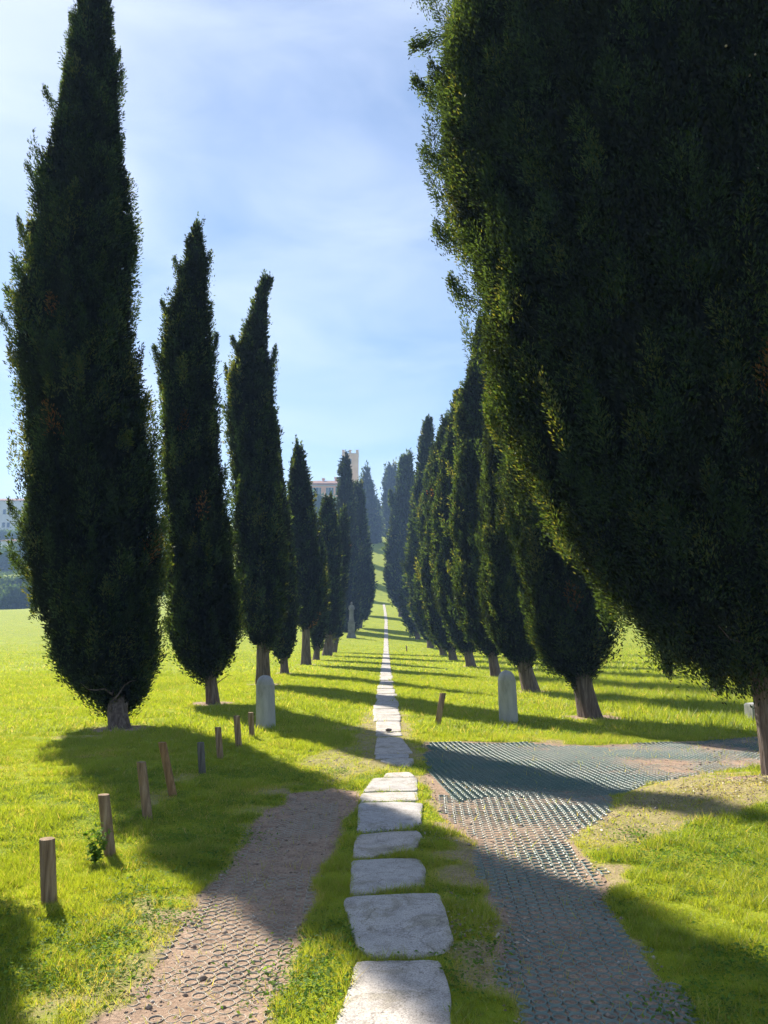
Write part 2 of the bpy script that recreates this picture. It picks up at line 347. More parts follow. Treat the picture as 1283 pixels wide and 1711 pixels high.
# cypress table: distance, trunk foot (photo), trunk width m, outline rows (photo y, left, right)
LEFTROW = 'left row of cypresses along the path'; RIGHTROW = 'right row of cypresses along the path'
TREES = [
 dict(n='L1', D=None, foot=(202,1217), tw=.32, prof=[(-120,150,165),(-60,142,180),(0,127,192),(60,112,200),(120,95,212),(200,72,222),(300,50,226),(380,42,238),(480,12,248),(560,14,250),(650,28,264),(760,28,268),(900,32,272),(980,42,272),(1060,60,272),(1110,78,266),(1150,110,250),(1172,150,236),(1186,180,220)],
      label='tall dark cypress at the left, its tip cut by the top of the picture', grp=LEFTROW),
 dict(n='L2', D=17.8, foot=(357,1171), tw=.28, prof=[(378,322,334),(405,310,342),(440,300,352),(480,287,352),(540,268,360),(620,258,366),(700,256,378),(800,262,388),(900,266,400),(1000,268,404),(1060,276,404),(1100,292,392),(1122,318,372),(1132,338,362)],
      label='dark cypress with a forked tip, standing behind the tall one at the left', grp=LEFTROW),
 dict(n='L3', D=24.0, foot=(440,1143), tw=.42, prof=[(466,438,450),(500,426,446),(540,408,452),(590,390,456),(660,378,468),(760,376,474),(860,378,484),(950,386,488),(1020,394,486),(1055,402,476),(1075,420,458)],
      label='slim pointed cypress with bent tip behind the left stone bollard', grp=LEFTROW),
 dict(n='L4', D=30.2, foot=(476,1125), tw=.30, prof=[(690,452,460),(740,446,466),(800,444,474),(850,444,482),(900,446,490),(960,446,496),(1030,442,498),(1075,446,494),(1092,456,486),(1100,466,482)],
      label='cypress half hidden behind the slim pointed one at the left, crown reaching low', grp=LEFTROW),
 dict(n='L5', D=38.0, foot=(512,1110), tw=.46, prof=[(748,494,502),(775,485,512),(820,477,522),(880,476,532),(960,480,544),(1010,484,546),(1035,492,536),(1050,502,520)],
      label='cypress on a pale thick trunk in the left row, short broad crown', grp=LEFTROW),
 dict(n='L6', D=44.5, foot=(528,1103), tw=.36, prof=[(800,504,510),(840,504,520),(880,506,532),(930,510,545),(1000,510,550),(1050,512,548),(1075,520,540),(1085,525,535)],
      label='dark cypress wedged between the pale-trunked one and the blunt-topped one', grp=LEFTROW),
 dict(n='L7', D=52.0, foot=(546,1093), tw=.6, prof=[(833,543,553),(855,534,562),(900,528,570),(970,528,572),(1040,532,570),(1062,540,560)],
      label='blunt-topped cypress below the rose villa in the left row', grp=LEFTROW),
 dict(n='L8', D=60.0, foot=(556,1084), tw=.5, prof=[(852,571,577),(880,564,584),(930,556,588),(960,552,582),(1000,550,576),(1050,548,574),(1066,554,570)],
      label='narrow lighter cypress beside the statue in the left row', grp=LEFTROW),
 dict(n='L9', D=92.0, foot=(574,1056), tw=.6, prof=[(764,572,582),(785,566,587),(830,561,592),(900,560,602),(980,560,606),(1040,566,602),(1055,572,592)],
      label='tall slim cypress in front of the tower in the left row', grp=LEFTROW),
 dict(n='L10', D=97.0, foot=(600,1049), tw=.6, prof=[(806,592,602),(830,586,609),(880,586,615),(940,586,622),(990,588,627),(1020,590,622),(1036,594,612)],
      label='dark cypress just behind the statue, right edge of the left row', grp=LEFTROW),
 dict(n='L11', D=118.0, foot=(607,1032), tw=.6, prof=[(850,602,607),(900,598,616),(960,596,624),(1000,598,626),(1022,602,618)],
      label='farthest dark cypress of the left row at the foot of the hill', grp=LEFTROW),
 dict(n='R1', D=8.35, foot=(1310,1312), tw=.34, prof=None, label='huge dark cypress filling the right of the picture, trunk at the edge', grp=RIGHTROW),
 dict(n='R2', D=14.9, foot=(990,1187), tw=.40, prof=[(420,925,955),(520,890,990),(640,850,1025),(760,838,1045),(850,834,1050),(940,848,1050),(1020,868,1046),(1070,880,1036),(1105,905,1012),(1128,935,992),(1140,960,980)],
      label='cypress with a fluted flaring trunk to the right of the right stone bollard', grp=RIGHTROW),
 dict(n='R3', D=21.1, foot=(889,1150), tw=.42, prof=[(480,850,872),(560,820,892),(660,795,915),(760,783,930),(860,780,940),(960,785,942),(1030,795,930),(1070,812,915),(1098,840,900),(1112,862,885)],
      label='cypress with a broad leafy trunk foot directly behind the right stone bollard', grp=RIGHTROW),
 dict(n='R4', D=28.0, foot=(829,1130), tw=.36, prof=[(530,800,812),(570,786,830),(640,768,846),(700,755,858),(790,750,868),(880,748,874),(960,746,874),(1025,756,864),(1060,775,852),(1085,798,840),(1094,812,830)],
      label='cypress whose trunk shows just left of the right stone bollard', grp=RIGHTROW),
 dict(n='R5', D=36.0, foot=(788,1117), tw=.42, prof=[(655,763,770),(700,746,786),(760,730,800),(850,719,812),(940,717,814),(1010,722,812),(1060,742,804),(1082,762,796),(1092,774,788)],
      label='cypress with a dark trunk in the middle of the right row', grp=RIGHTROW),
 dict(n='R6', D=44.0, foot=(758,1106), tw=.42, prof=[(700,742,750),(730,728,762),(790,712,774),(870,700,780),(960,698,782),(1030,706,776),(1070,728,768),(1085,745,762)],
      label='brown-tinted cypress in the right row, left of the dark-trunked one', grp=RIGHTROW),
 dict(n='R7', D=52.5, foot=(742,1098), tw=.42, prof=[(745,724,731),(780,712,742),(850,700,750),(930,693,756),(1010,692,756),(1055,706,750),(1078,728,746)],
      label='slender cypress with bright edge in the right row, behind the brown-tinted one', grp=RIGHTROW),
 dict(n='R8', D=68.0, foot=(720,1086), tw=.55, prof=[(702,711,720),(730,703,724),(790,692,730),(870,682,736),(950,676,738),(1020,684,736),(1055,698,732),(1070,710,726)],
      label='tallest pointed cypress standing clear in the right row', grp=RIGHTROW),
 dict(n='R9', D=82.0, foot=(699,1074), tw=.5, prof=[(930,684,692),(960,674,702),(1000,667,706),(1035,672,708),(1055,684,706)],
      label='low bushy cypress at the left edge of the right row', grp=RIGHTROW),
 dict(n='R10', D=116.0, foot=(669,1034), tw=.6, prof=[(762,675,685),(790,664,693),(850,652,697),(920,643,699),(970,642,697),(1000,650,690),(1014,660,678)],
      label='farthest dark cypress of the right row with crown down to the grass', grp=RIGHTROW),
 dict(n='H1', D=214.0, foot=(612,935), tw=.8, prof=[(783,610,616),(805,603,621),(830,598,628),(860,596,634),(900,594,638),(925,598,636)],
      label='hazy blue cypress on the hill, right of the tower', grp='hazy cypresses on the hill'),
 dict(n='H2', D=226.0, foot=(655,925), tw=.8, prof=[(777,651,658),(795,641,666),(850,638,668),(900,638,668),(915,645,664)],
      label='hazy blue cypress on the hill, right of the gap of sky', grp='hazy cypresses on the hill'),
 dict(n='H3', D=234.0, foot=(627,915), tw=.8, prof=[(838,622,632),(870,616,640),(905,614,642),(918,620,638)],
      label='squat hazy cypress on the hill closing the avenue', grp='hazy cypresses on the hill'),
]
x1, y1 = G(202, 1217)
TREES[0]['D'] = y1
for T in TREES:
    X, z = PD(T['foot'][0], T['foot'][1], T['D']); T['X'] = X
    TREE_FEET.append((X, T['D']))
TREE_FEET.append((-4.42, 6.2))

gx = axis(-7, 7, .07, -330, 330); gy = axis(1.5, 16, .07, -40, 520, 1.05)
GX, GY = np.meshgrid(gx, gy); xf, yf = GX.ravel(), GY.ravel()
zf = Zg(xf, yf); bf = bare(xf, yf)
nx, ny = len(gx), len(gy)
idx = np.arange(nx * ny).reshape(ny, nx)
q = np.stack([idx[:-1, :-1], idx[:-1, 1:], idx[1:, 1:], idx[1:, :-1]], -1).reshape(-1, 4)
g = npmesh('ground', np.stack([xf, yf, zf], 1), q, 4, MAT['ground'], None, True, {'bare': bf}); tag(g, kind='structure')

# ------------------------------------------------------------------ CYPRESSES
def norm(a): return a / (np.linalg.norm(a, axis=-1, keepdims=True) + 1e-9)
def make_crown(name, zz, xc, rr, origin, leaf, seed, parent, K=2.2, clump=None, gap=0.0, mat='cypress', wisp=.05, ell=1.0, yo=0.0, va=0.0, amp=1.0):
    g_ = np.random.default_rng(seed); ec, es = math.cos(va), math.sin(va)
    def ov(t): return np.stack([np.cos(t) * ec + ell * np.sin(t) * es, -np.cos(t) * es + ell * np.sin(t) * ec, np.zeros(np.shape(t))], -1)
    zz = np.array(zz, float); xc = np.array(xc, float); rr = np.array(rr, float)
    o = np.argsort(zz); zz, xc, rr = zz[o], xc[o], rr[o]
    L, W = leaf; cw = clump or .13; chh = cw * 2.4
    fine = np.linspace(zz[0], zz[-1], 200); rf = np.interp(fine, zz, rr)
    dr = np.gradient(rf, fine); dens = rf * np.sqrt(1 + np.minimum(dr ** 2, 9)) + .05
    area = 2 * np.pi * float(((dens[1:] + dens[:-1]) * .5 * np.diff(fine)).sum())
    cdf = np.cumsum(dens); cdf /= cdf[-1]
    nc = int(area / (cw * 2 * chh * 2) * 3.0) + 20
    z = np.interp(g_.random(nc), cdf, fine); th = g_.random(nc) * 2 * np.pi
    r = np.interp(z, zz, rr); x0 = np.interp(z, zz, xc)
    zf_ = .7 + .5 * min(1, 8.0 / max(origin[2] * 0 + (zz[-1] - zz[0]), 1)); bmp = fbm(np.cos(th) * 2.1 + 7 + seed, z * zf_ + np.sin(th) * 2.1 + 50, seed, 3)
    am = np.minimum(.26 * r, .42) / (r + 1e-3)
    rho = 1 - am * .55 - am * .5 * g_.random(nc) + amp * am * 2.6 * (bmp - .5)
    iw = g_.random(nc) < wisp; rho = np.where(iw, rho + am * (.35 + .6 * g_.random(nc)), rho)
    slope = np.interp(z, fine, dr)
    outv = ov(th)
    cen = np.stack([x0, np.full(nc, yo), z], 1) + outv * (r * rho - cw * .75 * np.clip(r / (3.2 * cw), .3, 1))[:, None]
    tl = .22 + .3 * np.clip(slope, 0, 1.5)[:, None]
    ax = norm(np.array([0, 0, 1.]) + outv * tl + g_.normal(0, .13, (nc, 3)))
    sc_ = g_.uniform(.6, 1.35, nc) * np.where(iw, .8, 1)
    ns = max(8, int(area / (L * W * .5) * K / nc))
    tot = nc * ns
    ci = np.repeat(np.arange(nc), ns)
    u = norm(g_.normal(0, 1, (tot, 3))); rd = g_.random(tot) ** .5
    tan = norm(np.cross(ax, outv)); rad_ = norm(np.cross(tan, ax))
    tipn = np.clip(r / (3.2 * cw), .3, 1); cwi = cw * (1 - .45 * u[:, 2]) * sc_[ci] * rd * tipn[ci]; chi = chh * sc_[ci] * rd * np.where(iw[ci], 1.3, 1)
    cwi = np.where(iw[ci], cwi * .7, cwi); chi = np.where(iw[ci], chi * 1.25, chi)
    P = cen[ci] + ax[ci] * (u[:, 2] * chi)[:, None] + tan[ci] * (u[:, 0] * cwi)[:, None] + rad_[ci] * (u[:, 1] * cwi)[:, None]
    d = norm(ax[ci] * .8 + (tan[ci] * u[:, :1] + rad_[ci] * u[:, 1:2]) * .7 + outv[ci] * .15 + g_.normal(0, .32, (tot, 3)))
    sd_ = norm(np.cross(d, g_.normal(0, 1, (tot, 3)))); nn = np.cross(d, sd_)
    l = L * g_.uniform(.6, 1.3, tot)[:, None]; w_ = W * g_.uniform(.6, 1.2, tot)[:, None]
    V = np.empty((tot, 4, 3)); V[:, 0] = P; V[:, 1] = P + d * l * .5 + sd_ * w_ * .5; V[:, 2] = P + d * l + nn * l * .15; V[:, 3] = P + d * l * .5 - sd_ * w_ * .5
    tint = np.clip(g_.random(nc) ** 1.2 * .85 + (bmp - .5) * .6, .05, 1)  # random tone per tuft, hollows darkened as painted shade
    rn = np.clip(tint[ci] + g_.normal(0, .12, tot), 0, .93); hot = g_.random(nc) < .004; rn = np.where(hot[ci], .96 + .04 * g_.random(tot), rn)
    # a loose skin of needles under the tufts, coloured near black as gap shade
    nb = int(tot * .35); zb_ = np.interp(g_.random(nb), cdf, fine); tb = g_.random(nb) * 2 * np.pi
    rb = np.interp(zb_, zz, rr); ab = np.minimum(.26 * rb, .42)
    bb = fbm(np.cos(tb) * 2.1 + 7 + seed, zb_ * zf_ + np.sin(tb) * 2.1 + 50, seed, 3)
    Rb = np.maximum(rb - ab * 1.25 + amp * ab * 2.2 * (bb - .5) - cw * .1 + g_.normal(0, .04, nb), .02)
    ob = ov(tb)
    Pb = np.stack([np.interp(zb_, zz, xc), np.full(nb, yo), zb_], 1) + ob * Rb[:, None]
    db = norm(np.array([0, 0, .8]) + ob * .5 + g_.normal(0, .4, (nb, 3))); sb = norm(np.cross(db, g_.normal(0, 1, (nb, 3))))
    lb = L * 1.3 * g_.uniform(.7, 1.3, nb)[:, None]; wb = W * 1.3 * g_.uniform(.7, 1.3, nb)[:, None]
    VB = np.empty((nb, 4, 3)); VB[:, 0] = Pb; VB[:, 1] = Pb + db * lb * .5 + sb * wb * .5; VB[:, 2] = Pb + db * lb; VB[:, 3] = Pb + db * lb * .5 - sb * wb * .5
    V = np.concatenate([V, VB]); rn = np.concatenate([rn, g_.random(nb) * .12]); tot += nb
    V = V.reshape(-1, 3); Fc = np.arange(tot * 4).reshape(-1, 4)
    # closed dark core added to block light, standing in for inner twigs
    nr, nseg = 46, 28
    z2 = np.linspace(zz[0] + .04 * (zz[-1] - zz[0]), zz[-1] - .03 * (zz[-1] - zz[0]), nr); t2 = np.linspace(0, 2 * np.pi, nseg, endpoint=False)
    ZZ, TT = np.meshgrid(z2, t2, indexing='ij')
    b2 = fbm(np.cos(TT) * 2.1 + 7 + seed, ZZ * zf_ + np.sin(TT) * 2.1 + 50, seed, 3)
    RR2 = np.interp(ZZ, zz, rr); AM = np.minimum(.26 * RR2, .42); R2 = RR2 - AM * 1.5 + amp * AM * 2.2 * (b2 - .5) - cw * .25; R2 = np.maximum(R2, .02)
    OT = ov(TT); CV = np.stack([np.interp(ZZ, zz, xc) + R2 * OT[..., 0], R2 * OT[..., 1] + yo, ZZ], -1).reshape(-1, 3)
    ii = np.arange(nr * nseg).reshape(nr, nseg)
    CF = np.stack([ii[:-1], np.roll(ii, -1, 1)[:-1], np.roll(ii, -1, 1)[1:], ii[1:]], -1).reshape(-1, 4)
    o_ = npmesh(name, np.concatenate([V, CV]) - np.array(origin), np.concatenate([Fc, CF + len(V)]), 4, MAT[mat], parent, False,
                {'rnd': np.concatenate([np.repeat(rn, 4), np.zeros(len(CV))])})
    return o_
def make_trunk(parent, pts, w0, seed=0, flare=1.25, seg=22):
    """pts local points foot -> crown; w0 = diameter"""
    bm = bmesh.new(); rings = []
    P = [Vector(p) for p in pts]; n = 26
    tot = [0]
    for a, b in zip(P, P[1:]): tot.append(tot[-1] + (b - a).length)
    for k in range(n + 1):
        s = (k / n) ** 1.6 * tot[-1]
        j = max(i for i in range(len(tot)) if tot[i] <= s + 1e-9); j = min(j, len(P) - 2)
        p = P[j].lerp(P[j + 1], (s - tot[j]) / max(1e-6, tot[j + 1] - tot[j]))
        r = w0 / 2 * (1 + (flare - 1) * math.exp(-s / (w0 * .9))) * (1 - .55 * s / tot[-1])
        ring = []
        for i in range(seg):
            a = 2 * math.pi * i / seg
            fl = 1 + (.10 + .10 * math.exp(-s / .5)) * math.sin(a * 5 + seed + s * .8) * .6 + .08 * (float(vnoise(np.array([a * 2.2 + seed]), np.array([s * 3]), seed)[0]) - .5)
            ring.append(bm.verts.new(p + Vector((math.cos(a) * r * fl, math.sin(a) * r * fl, 0))))
        rings.append(ring)
    for a, b in zip(rings, rings[1:]):
        for i in range(seg): bm.faces.new((a[i], a[(i + 1) % seg], b[(i + 1) % seg], b[i]))
    bm.faces.new(rings[-1])
    return bmobj('trunk', bm, MAT['bark'], parent, True)

SHOOTS = {'L1': [(135, 75, 117, 28, 16), (95, 200, 74, 148, 18), (184, 130, 200, 88, 13), (70, 330, 44, 275, 18), (48, 420, 30, 368, 16), (38, 520, 10, 482, 22), (30, 590, 2, 528, 18), (45, 640, 22, 600, 16), (40, 900, 14, 838, 20), (40, 960, 20, 930, 16)],
          'L2': [(305, 490, 291, 432, 18), (340, 480, 351, 424, 20), (327, 430, 328, 374, 14), (285, 540, 270, 505, 14), (268, 620, 257, 580, 16), (355, 610, 362, 560, 14)],
          'L3': [(434, 530, 441, 468, 20), (442, 500, 455, 466, 10), (400, 600, 388, 565, 14), (388, 660, 376, 612, 14), (455, 620, 460, 580, 12)],
          'R1': [(745, 60, 688, 78, 30), (745, 190, 692, 132, 34), (755, 300, 708, 250, 36), (765, 420, 728, 380, 30), (790, 520, 752, 468, 30), (720, 20, 708, -40, 40), (1180, 1085, 1200, 1142, 36), (1100, 1075, 1118, 1120, 34), (1230, 1090, 1238, 1140, 24)],
          'R8': [(715, 730, 713, 700, 6), (717, 730, 720, 700, 5)], 'R10': [(672, 790, 671, 765, 8), (655, 850, 652, 820, 6)]}
for k, T in enumerate(TREES):
    D, X = T['D'], T['X']; gz = zs1(X, D)
    root = empty('cypress_tree', (X, D, gz), T['label'], 'tree', T['grp'])
    Dp = D + (.4 if T['n'] == 'L1' else 0)
    if T['prof']:
        zz, xc, rr = [], [], []
        for py, l, r in T['prof']:
            xl, z = PD(l, py, Dp); xr, _ = PD(r, py, Dp)
            zz.append(z); xc.append((xl + xr) / 2); rr.append((xr - xl) / 2 * np.interp(py, [450, 800, 1000], [.89, .97, 1.03]))
    else:
        rows = [(1112, 1150, 1400), (1098,1100,1450),(1055, 1035, 1460), (985, 955, 1520), (900, 880, 1580), (830, 832, 1610), (700, 782, 1650), (560, 748, 1690), (400, 700, 1720), (250, 664, 1730), (80, 642, 1730), (-100, 660, 1700),(-300, 760, 1640), (-500, 830, 1560), (-700, 950, 1440), (-850, 1120, 1280)]
        zz, xc, rr = [], [], []
        for py, l, r in rows:
            xl, z = PD(l, py, D); xr, _ = PD(r, py, D)
            zz.append(z); xc.append((xl + xr) / 2 + .0); rr.append((xr - xl) / 2 * .96)
    if k == 0: print('L1 height', max(zz) - gz)
    px = D / 770.0
    L = max(.070, px * 3.3); W = max(.025, px * 1.4); cl = max(.15, px * 3.6)
    K = 2.4
    wi, el_, yo_ = .09, 1.0, 0.0
    va_, am_ = math.atan2(X, D), 1.0
    if T['n'][0] == 'R': el_ = .72
    if T['n'] == 'R1': el_, am_ = .42, .45
    if T['n'] == 'R1': L, W, cl, K, wi = .055, .020, .16, 2.2, .07
    if T['n'] == 'L1': el_, yo_ = .75, .4
    make_crown('crown', zz, xc, rr, (X, D, gz) - np.array([0, D, 0]), (L, W), 100 + k * 7, root, K, cl, wisp=wi, ell=el_, yo=yo_, va=va_, amp=am_)
    zb = min(zz); zt = zb + (max(zz) - zb) * .3
    xb = xc[int(np.argmin(zz))]; xm = float(np.interp(zt, sorted(zz), [b for a, b in sorted(zip(zz, xc))]))
    for (sx0, sy0, sx1, sy1, sw) in SHOOTS.get(T['n'], []):      # side leaders standing off the crown
        sx0, sy0 = (sx0 + .9 * (sx0 - sx1), sy0 + .5 * (sy0 - sy1)) if T['n'][0] == 'L' else (sx0, sy0)   # rooted inside the crown
        xa, za = PD(sx0, sy0, Dp); xb_, zb_ = PD(sx1, sy1, Dp); n_ = 900; g2 = np.random.default_rng(int(sx1 * 7 + sy1))
        u_ = g2.random(n_) ** .8; wd_ = sw / F * Dp * np.sqrt(1.03 - u_) * (.7 + .6 * fbm(u_ * 5, u_ * 0 + sx1, 3, 2))
        cx_ = xa + (xb_ - xa) * u_; cz_ = za + (zb_ - za) * u_
        A = np.stack([cx_ + g2.normal(0, .42, n_) * wd_ - X, g2.normal(0, .42, n_) * wd_ + yo_, cz_ + g2.normal(0, .05, n_) - gz], 1)
        dd = norm(np.array([xb_ - xa, 0, zb_ - za]) / np.hypot(xb_ - xa, zb_ - za) + g2.normal(0, .42, (n_, 3))); ss = norm(np.cross(dd, g2.normal(0, 1, (n_, 3))))
        l_ = L * .8 * g2.uniform(.6, 1.3, n_)[:, None]; w2 = W * .8
        VV = np.stack([A, A + dd * l_ * .5 + ss * w2 * .5, A + dd * l_, A + dd * l_ * .5 - ss * w2 * .5], 1).reshape(-1, 3)
        npmesh('side_shoot', VV, np.arange(n_ * 4).reshape(-1, 4), 4, MAT['cypress'], root, False, {'rnd': np.repeat(g2.random(n_) * .9, 4)})
    if D < 26:
        for q in range(5):
            a = rng.uniform(0, 6.28); zq = (zb - gz) + rng.uniform(-.25, .35); ln = rng.uniform(.25, .7) * (1.6 if T['n'] == 'R1' else 1)
            bm = bmesh.new(); p0 = Vector(((xb - X) * min(1, zq / max(.1, zb - gz)), 0, zq)); dv = Vector((math.cos(a), math.sin(a), rng.uniform(.2, .9))).normalized() * ln
            sv = dv.cross(Vector((0, 0, 1))).normalized(); tv = dv.cross(sv).normalized(); prev = None
            for j in range(5):
                c_ = p0 + dv * j / 4 + Vector((0, 0, .05 * math.sin(j * 1.7 + q))); rr__ = .016 * (1.15 - j / 4)
                ring = [bm.verts.new(c_ + (sv * math.cos(b) + tv * math.sin(b)) * rr__) for b in (0, 1.26, 2.51, 3.77, 5.03)]
                if prev:
                    for i_ in range(5): bm.faces.new((prev[i_], prev[(i_ + 1) % 5], ring[(i_ + 1) % 5], ring[i_]))
                prev = ring
            bmobj('branch', bm, MAT['bark'], root, True)
    make_trunk(root, [(0, 0, -.12), ((xb - X) * .75, yo_ * .3, (zb - gz) * .8 + .05), (xb - X, yo_, zb - gz + .4), (xm - X, yo_, zt - gz)], T['tw'], k)

# pale cones scattered over the huge crown
GT = next(T for T in TREES if T['n'] == 'R1')
groot = [o for o in C.objects if o.get('label') == GT['label']][0]
gc = [c for c in groot.children if c.name.startswith('crown')][0]
nv = len(gc.data.vertices); co_ = np.empty(nv * 3, np.float32); gc.data.vertices.foreach_get('co', co_); co_ = co_.reshape(-1, 3)
sel = co_[(np.arange(nv) % 4 == 2) & (co_[:, 1] < -1.2) & (np.arange(nv) < nv - 1300)]
r2 = np.hypot(sel[:, 0], sel[:, 1]); pk = sel[rng.integers(0, len(sel), 420)]
ic = bmesh.new(); bmesh.ops.create_icosphere(ic, subdivisions=1, radius=1); iv = np.array([v.co[:] for v in ic.verts]); fi = np.array([[v.index for v in f.verts] for f in ic.faces]); ic.free()
rs = rng.uniform(.010, .017, len(pk)); CVs = (iv[None] * rs[:, None, None] + pk[:, None] + np.array([0, -.03, 0])).reshape(-1, 3)
MAT['cone'] = mk_simple('cypress_cones', [(.3, (.22, .17, .13)), (.7, (.42, .36, .30))], 30, .7, 60)
tag(npmesh('cones', CVs, (fi[None] + (np.arange(len(pk)) * len(iv))[:, None, None]).reshape(-1, 3), 3, MAT['cone'], groot, True), None, None, None, 'stuff')

# the first tree of the left row (beside the camera, it throws the shade at the lower left) and the hill trees
root = empty('cypress_tree', (-4.42, 6.2, zs1(-4.42, 6.2)), 'cypress just outside the left edge that shades the lower left corner', 'tree', LEFTROW)
make_crown('crown', [.9, 1.3, 1.8, 3.0, 5, 7, 9, 11], [-4.42] * 8, [.4, .85, 1.1, 1.1, .85, .6, .35, .05], (-4.42, 0, zs1(-4.42, 6.2)), (.07, .03), 991, root, 2.2, .14, wisp=0)
make_trunk(root, [(0, 0, -.1), (0, 0, 1.2), (0, 0, 6)], .3, 3)

# hillside trees that band the slope with shade: one built, the rest copied
proto = None
for i, (hx, hy) in enumerate([(-8.2, 158), (-8.8, 176), (-9.4, 194), (-10.0, 212), (7.5, 150), (7.9, 166), (8.3, 182)]):
    lab = 'hill cypress hidden in the left flank of the avenue' if hx < 0 else 'hill cypress hidden in the right flank of the avenue'
    if proto is None:
        proto = empty('cypress_tree', (hx, hy, zs1(hx, hy)), lab, 'tree', 'cypresses up the hillside')
        make_crown('crown', [.8, 1.6, 4, 8, 12, 15], [0] * 6, [.5, 1.1, 1.6, 1.5, .9, .1], (0, 0, 0), (.5, .25), 555, proto, 2.0, .55)
        make_trunk(proto, [(0, 0, -.2), (0, 0, 1.5), (0, 0, 7)], .6, 9)
        kids = list(proto.children); cp = proto
    else:
        cp = proto.copy(); C.objects.link(cp); cp.location = (hx, hy, zs1(hx, hy)); cp['label'] = lab
        for ch in kids:
            c2 = ch.copy(); C.objects.link(c2); c2.parent = cp
    cp.rotation_euler = (0, 0, i * 1.3); s = 1 + .08 * math.sin(i * 2.3); cp.scale = (s, s, s)

# ------------------------------------------------------------------ PATH SLABS
SLABP = []
def slab(pts, th, label, group='stone slabs of the path', up=.03, seed=0, near=True):
    P = np.array(pts); c = P.mean(0)
    if near:   # subdivide the outline, wobble it
        Q = []
        n = len(P)
        for i in range(n):
            a, b = P[i], P[(i + 1) % n]
            m_ = max(2, int(np.hypot(*(b - a)) / .05))
            for j in range(m_):
                Q.append(a + (b - a) * j / m_)
        Q = np.array(Q)
        for _ in range(1): Q = .25 * np.roll(Q, 1, 0) + .5 * Q + .25 * np.roll(Q, -1, 0)
        rg = np.random.default_rng(seed + 5)
        Q = c + (Q - c) * 1.02 + (Q - c) * ((fbm(Q[:, 0] * 14, Q[:, 1] * 14, seed, 3) - .5) * .06)[:, None]
    else: Q = P
    SLABP.append(Q)
    z0 = zs1(*c)
    bm = bmesh.new()
    def ringv(sc_, z):
        return [bm.verts.new((c[0] * 0 + (p[0] - c[0]) * sc_, (p[1] - c[1]) * sc_, z)) for p in Q]
    rr_ = [ringv(1.03, -th), ringv(1.0, up - .012), ringv(.988, up - .003), ringv(.965, up)]
    n = len(Q)
    for a, b in zip(rr_, rr_[1:]):
        for i in range(n): bm.faces.new((a[i], a[(i + 1) % n], b[(i + 1) % n], b[i]))
    if near:
        for s in (.8, .6, .4, .2):
            rr_.append([bm.verts.new(((p[0] - c[0]) * s, (p[1] - c[1]) * s, up + .006 * (float(vnoise(np.array([p[0] * 6 * s]), np.array([p[1] * 6 * s]), seed)[0]) - .5))) for p in Q])
            a, b = rr_[-2], rr_[-1]
            for i in range(n): bm.faces.new((a[i], a[(i + 1) % n], b[(i + 1) % n], b[i]))
    bm.faces.new(rr_[-1])
    bmesh.ops.recalc_face_normals(bm, faces=bm.faces)
    o = bmobj('paving_slab', bm, MAT['granite'], None, near)
    sx = (zs1(c[0], c[1] + .3) - zs1(c[0], c[1] - .3)) / .6
    o.location = (c[0], c[1], z0)
    o.rotation_euler = (math.atan(sx), random.uniform(-.006, .006), 0)
    tag(o, label, 'paving slab', group); return o
NEAR = [
 ([(593,1612),(735,1610),(750,1660),(757,1765),(540,1765),(568,1690),(585,1650)], 'pale sunlit granite slab cut by the bottom of the picture'),
 ([(575,1506),(640,1501),(733,1498),(748,1540),(756,1580),(742,1593),(690,1602),(622,1604),(600,1590),(588,1560)], 'widest rounded granite slab lying in shade near the bottom'),
 ([(588,1441),(650,1437),(700,1437),(711,1455),(709,1484),(640,1492),(586,1498)], 'grey slab with a chipped right end behind the widest slab'),
 ([(595,1399),(650,1394),(698,1392),(706,1402),(690,1424),(640,1431),(590,1436)], 'slanting grey slab in shade with grass over its right end'),
 ([(600,1347),(660,1345),(706,1347),(703,1378),(690,1388),(640,1390),(597,1393)], 'cracked grey slab at the edge of the tall tree\'s shade'),
 ([(604,1328),(650,1326),(698,1326),(699,1341),(650,1342),(602,1343)], 'short wide slab half in sun before the cracked grey slab'),
 ([(623,1302),(650,1301),(697,1301),(697,1325),(650,1325),(607,1326)], 'sunlit slab narrower at its far left corner beside the green grid'),
 ([(645,1293),(685,1291),(694,1300),(640,1300.3)], 'thin sunlit sliver of slab at the near side of the bare earth gap'),
 ([(634,1272),(660,1269),(690,1269),(691,1276),(684,1283),(650,1277)], 'broken sunlit slab at the far side of the bare earth gap'),
 ([(628,1261),(683,1260),(682,1268),(628,1269)], 'thin sunlit slab behind the broken one'),
 ([(630,1233),(670,1233),(680,1246),(689,1258),(626,1259.5)], 'bluish shaded slab flaring toward the camera, by the grid corner'),
 ([(628,1226.5),(670,1226),(672,1231),(629,1232)], 'narrow light slab between two dark joints'),
 ([(629,1208),(668,1208),(670,1224),(628,1225)], 'shaded slab with a dark stone lying at its near joint'),
]
for i, (pp, lab) in enumerate(NEAR):
    slab([G(*p) for p in pp], .08, lab, seed=i, up=.018)
y = G(645, 1206)[1]; i = 0
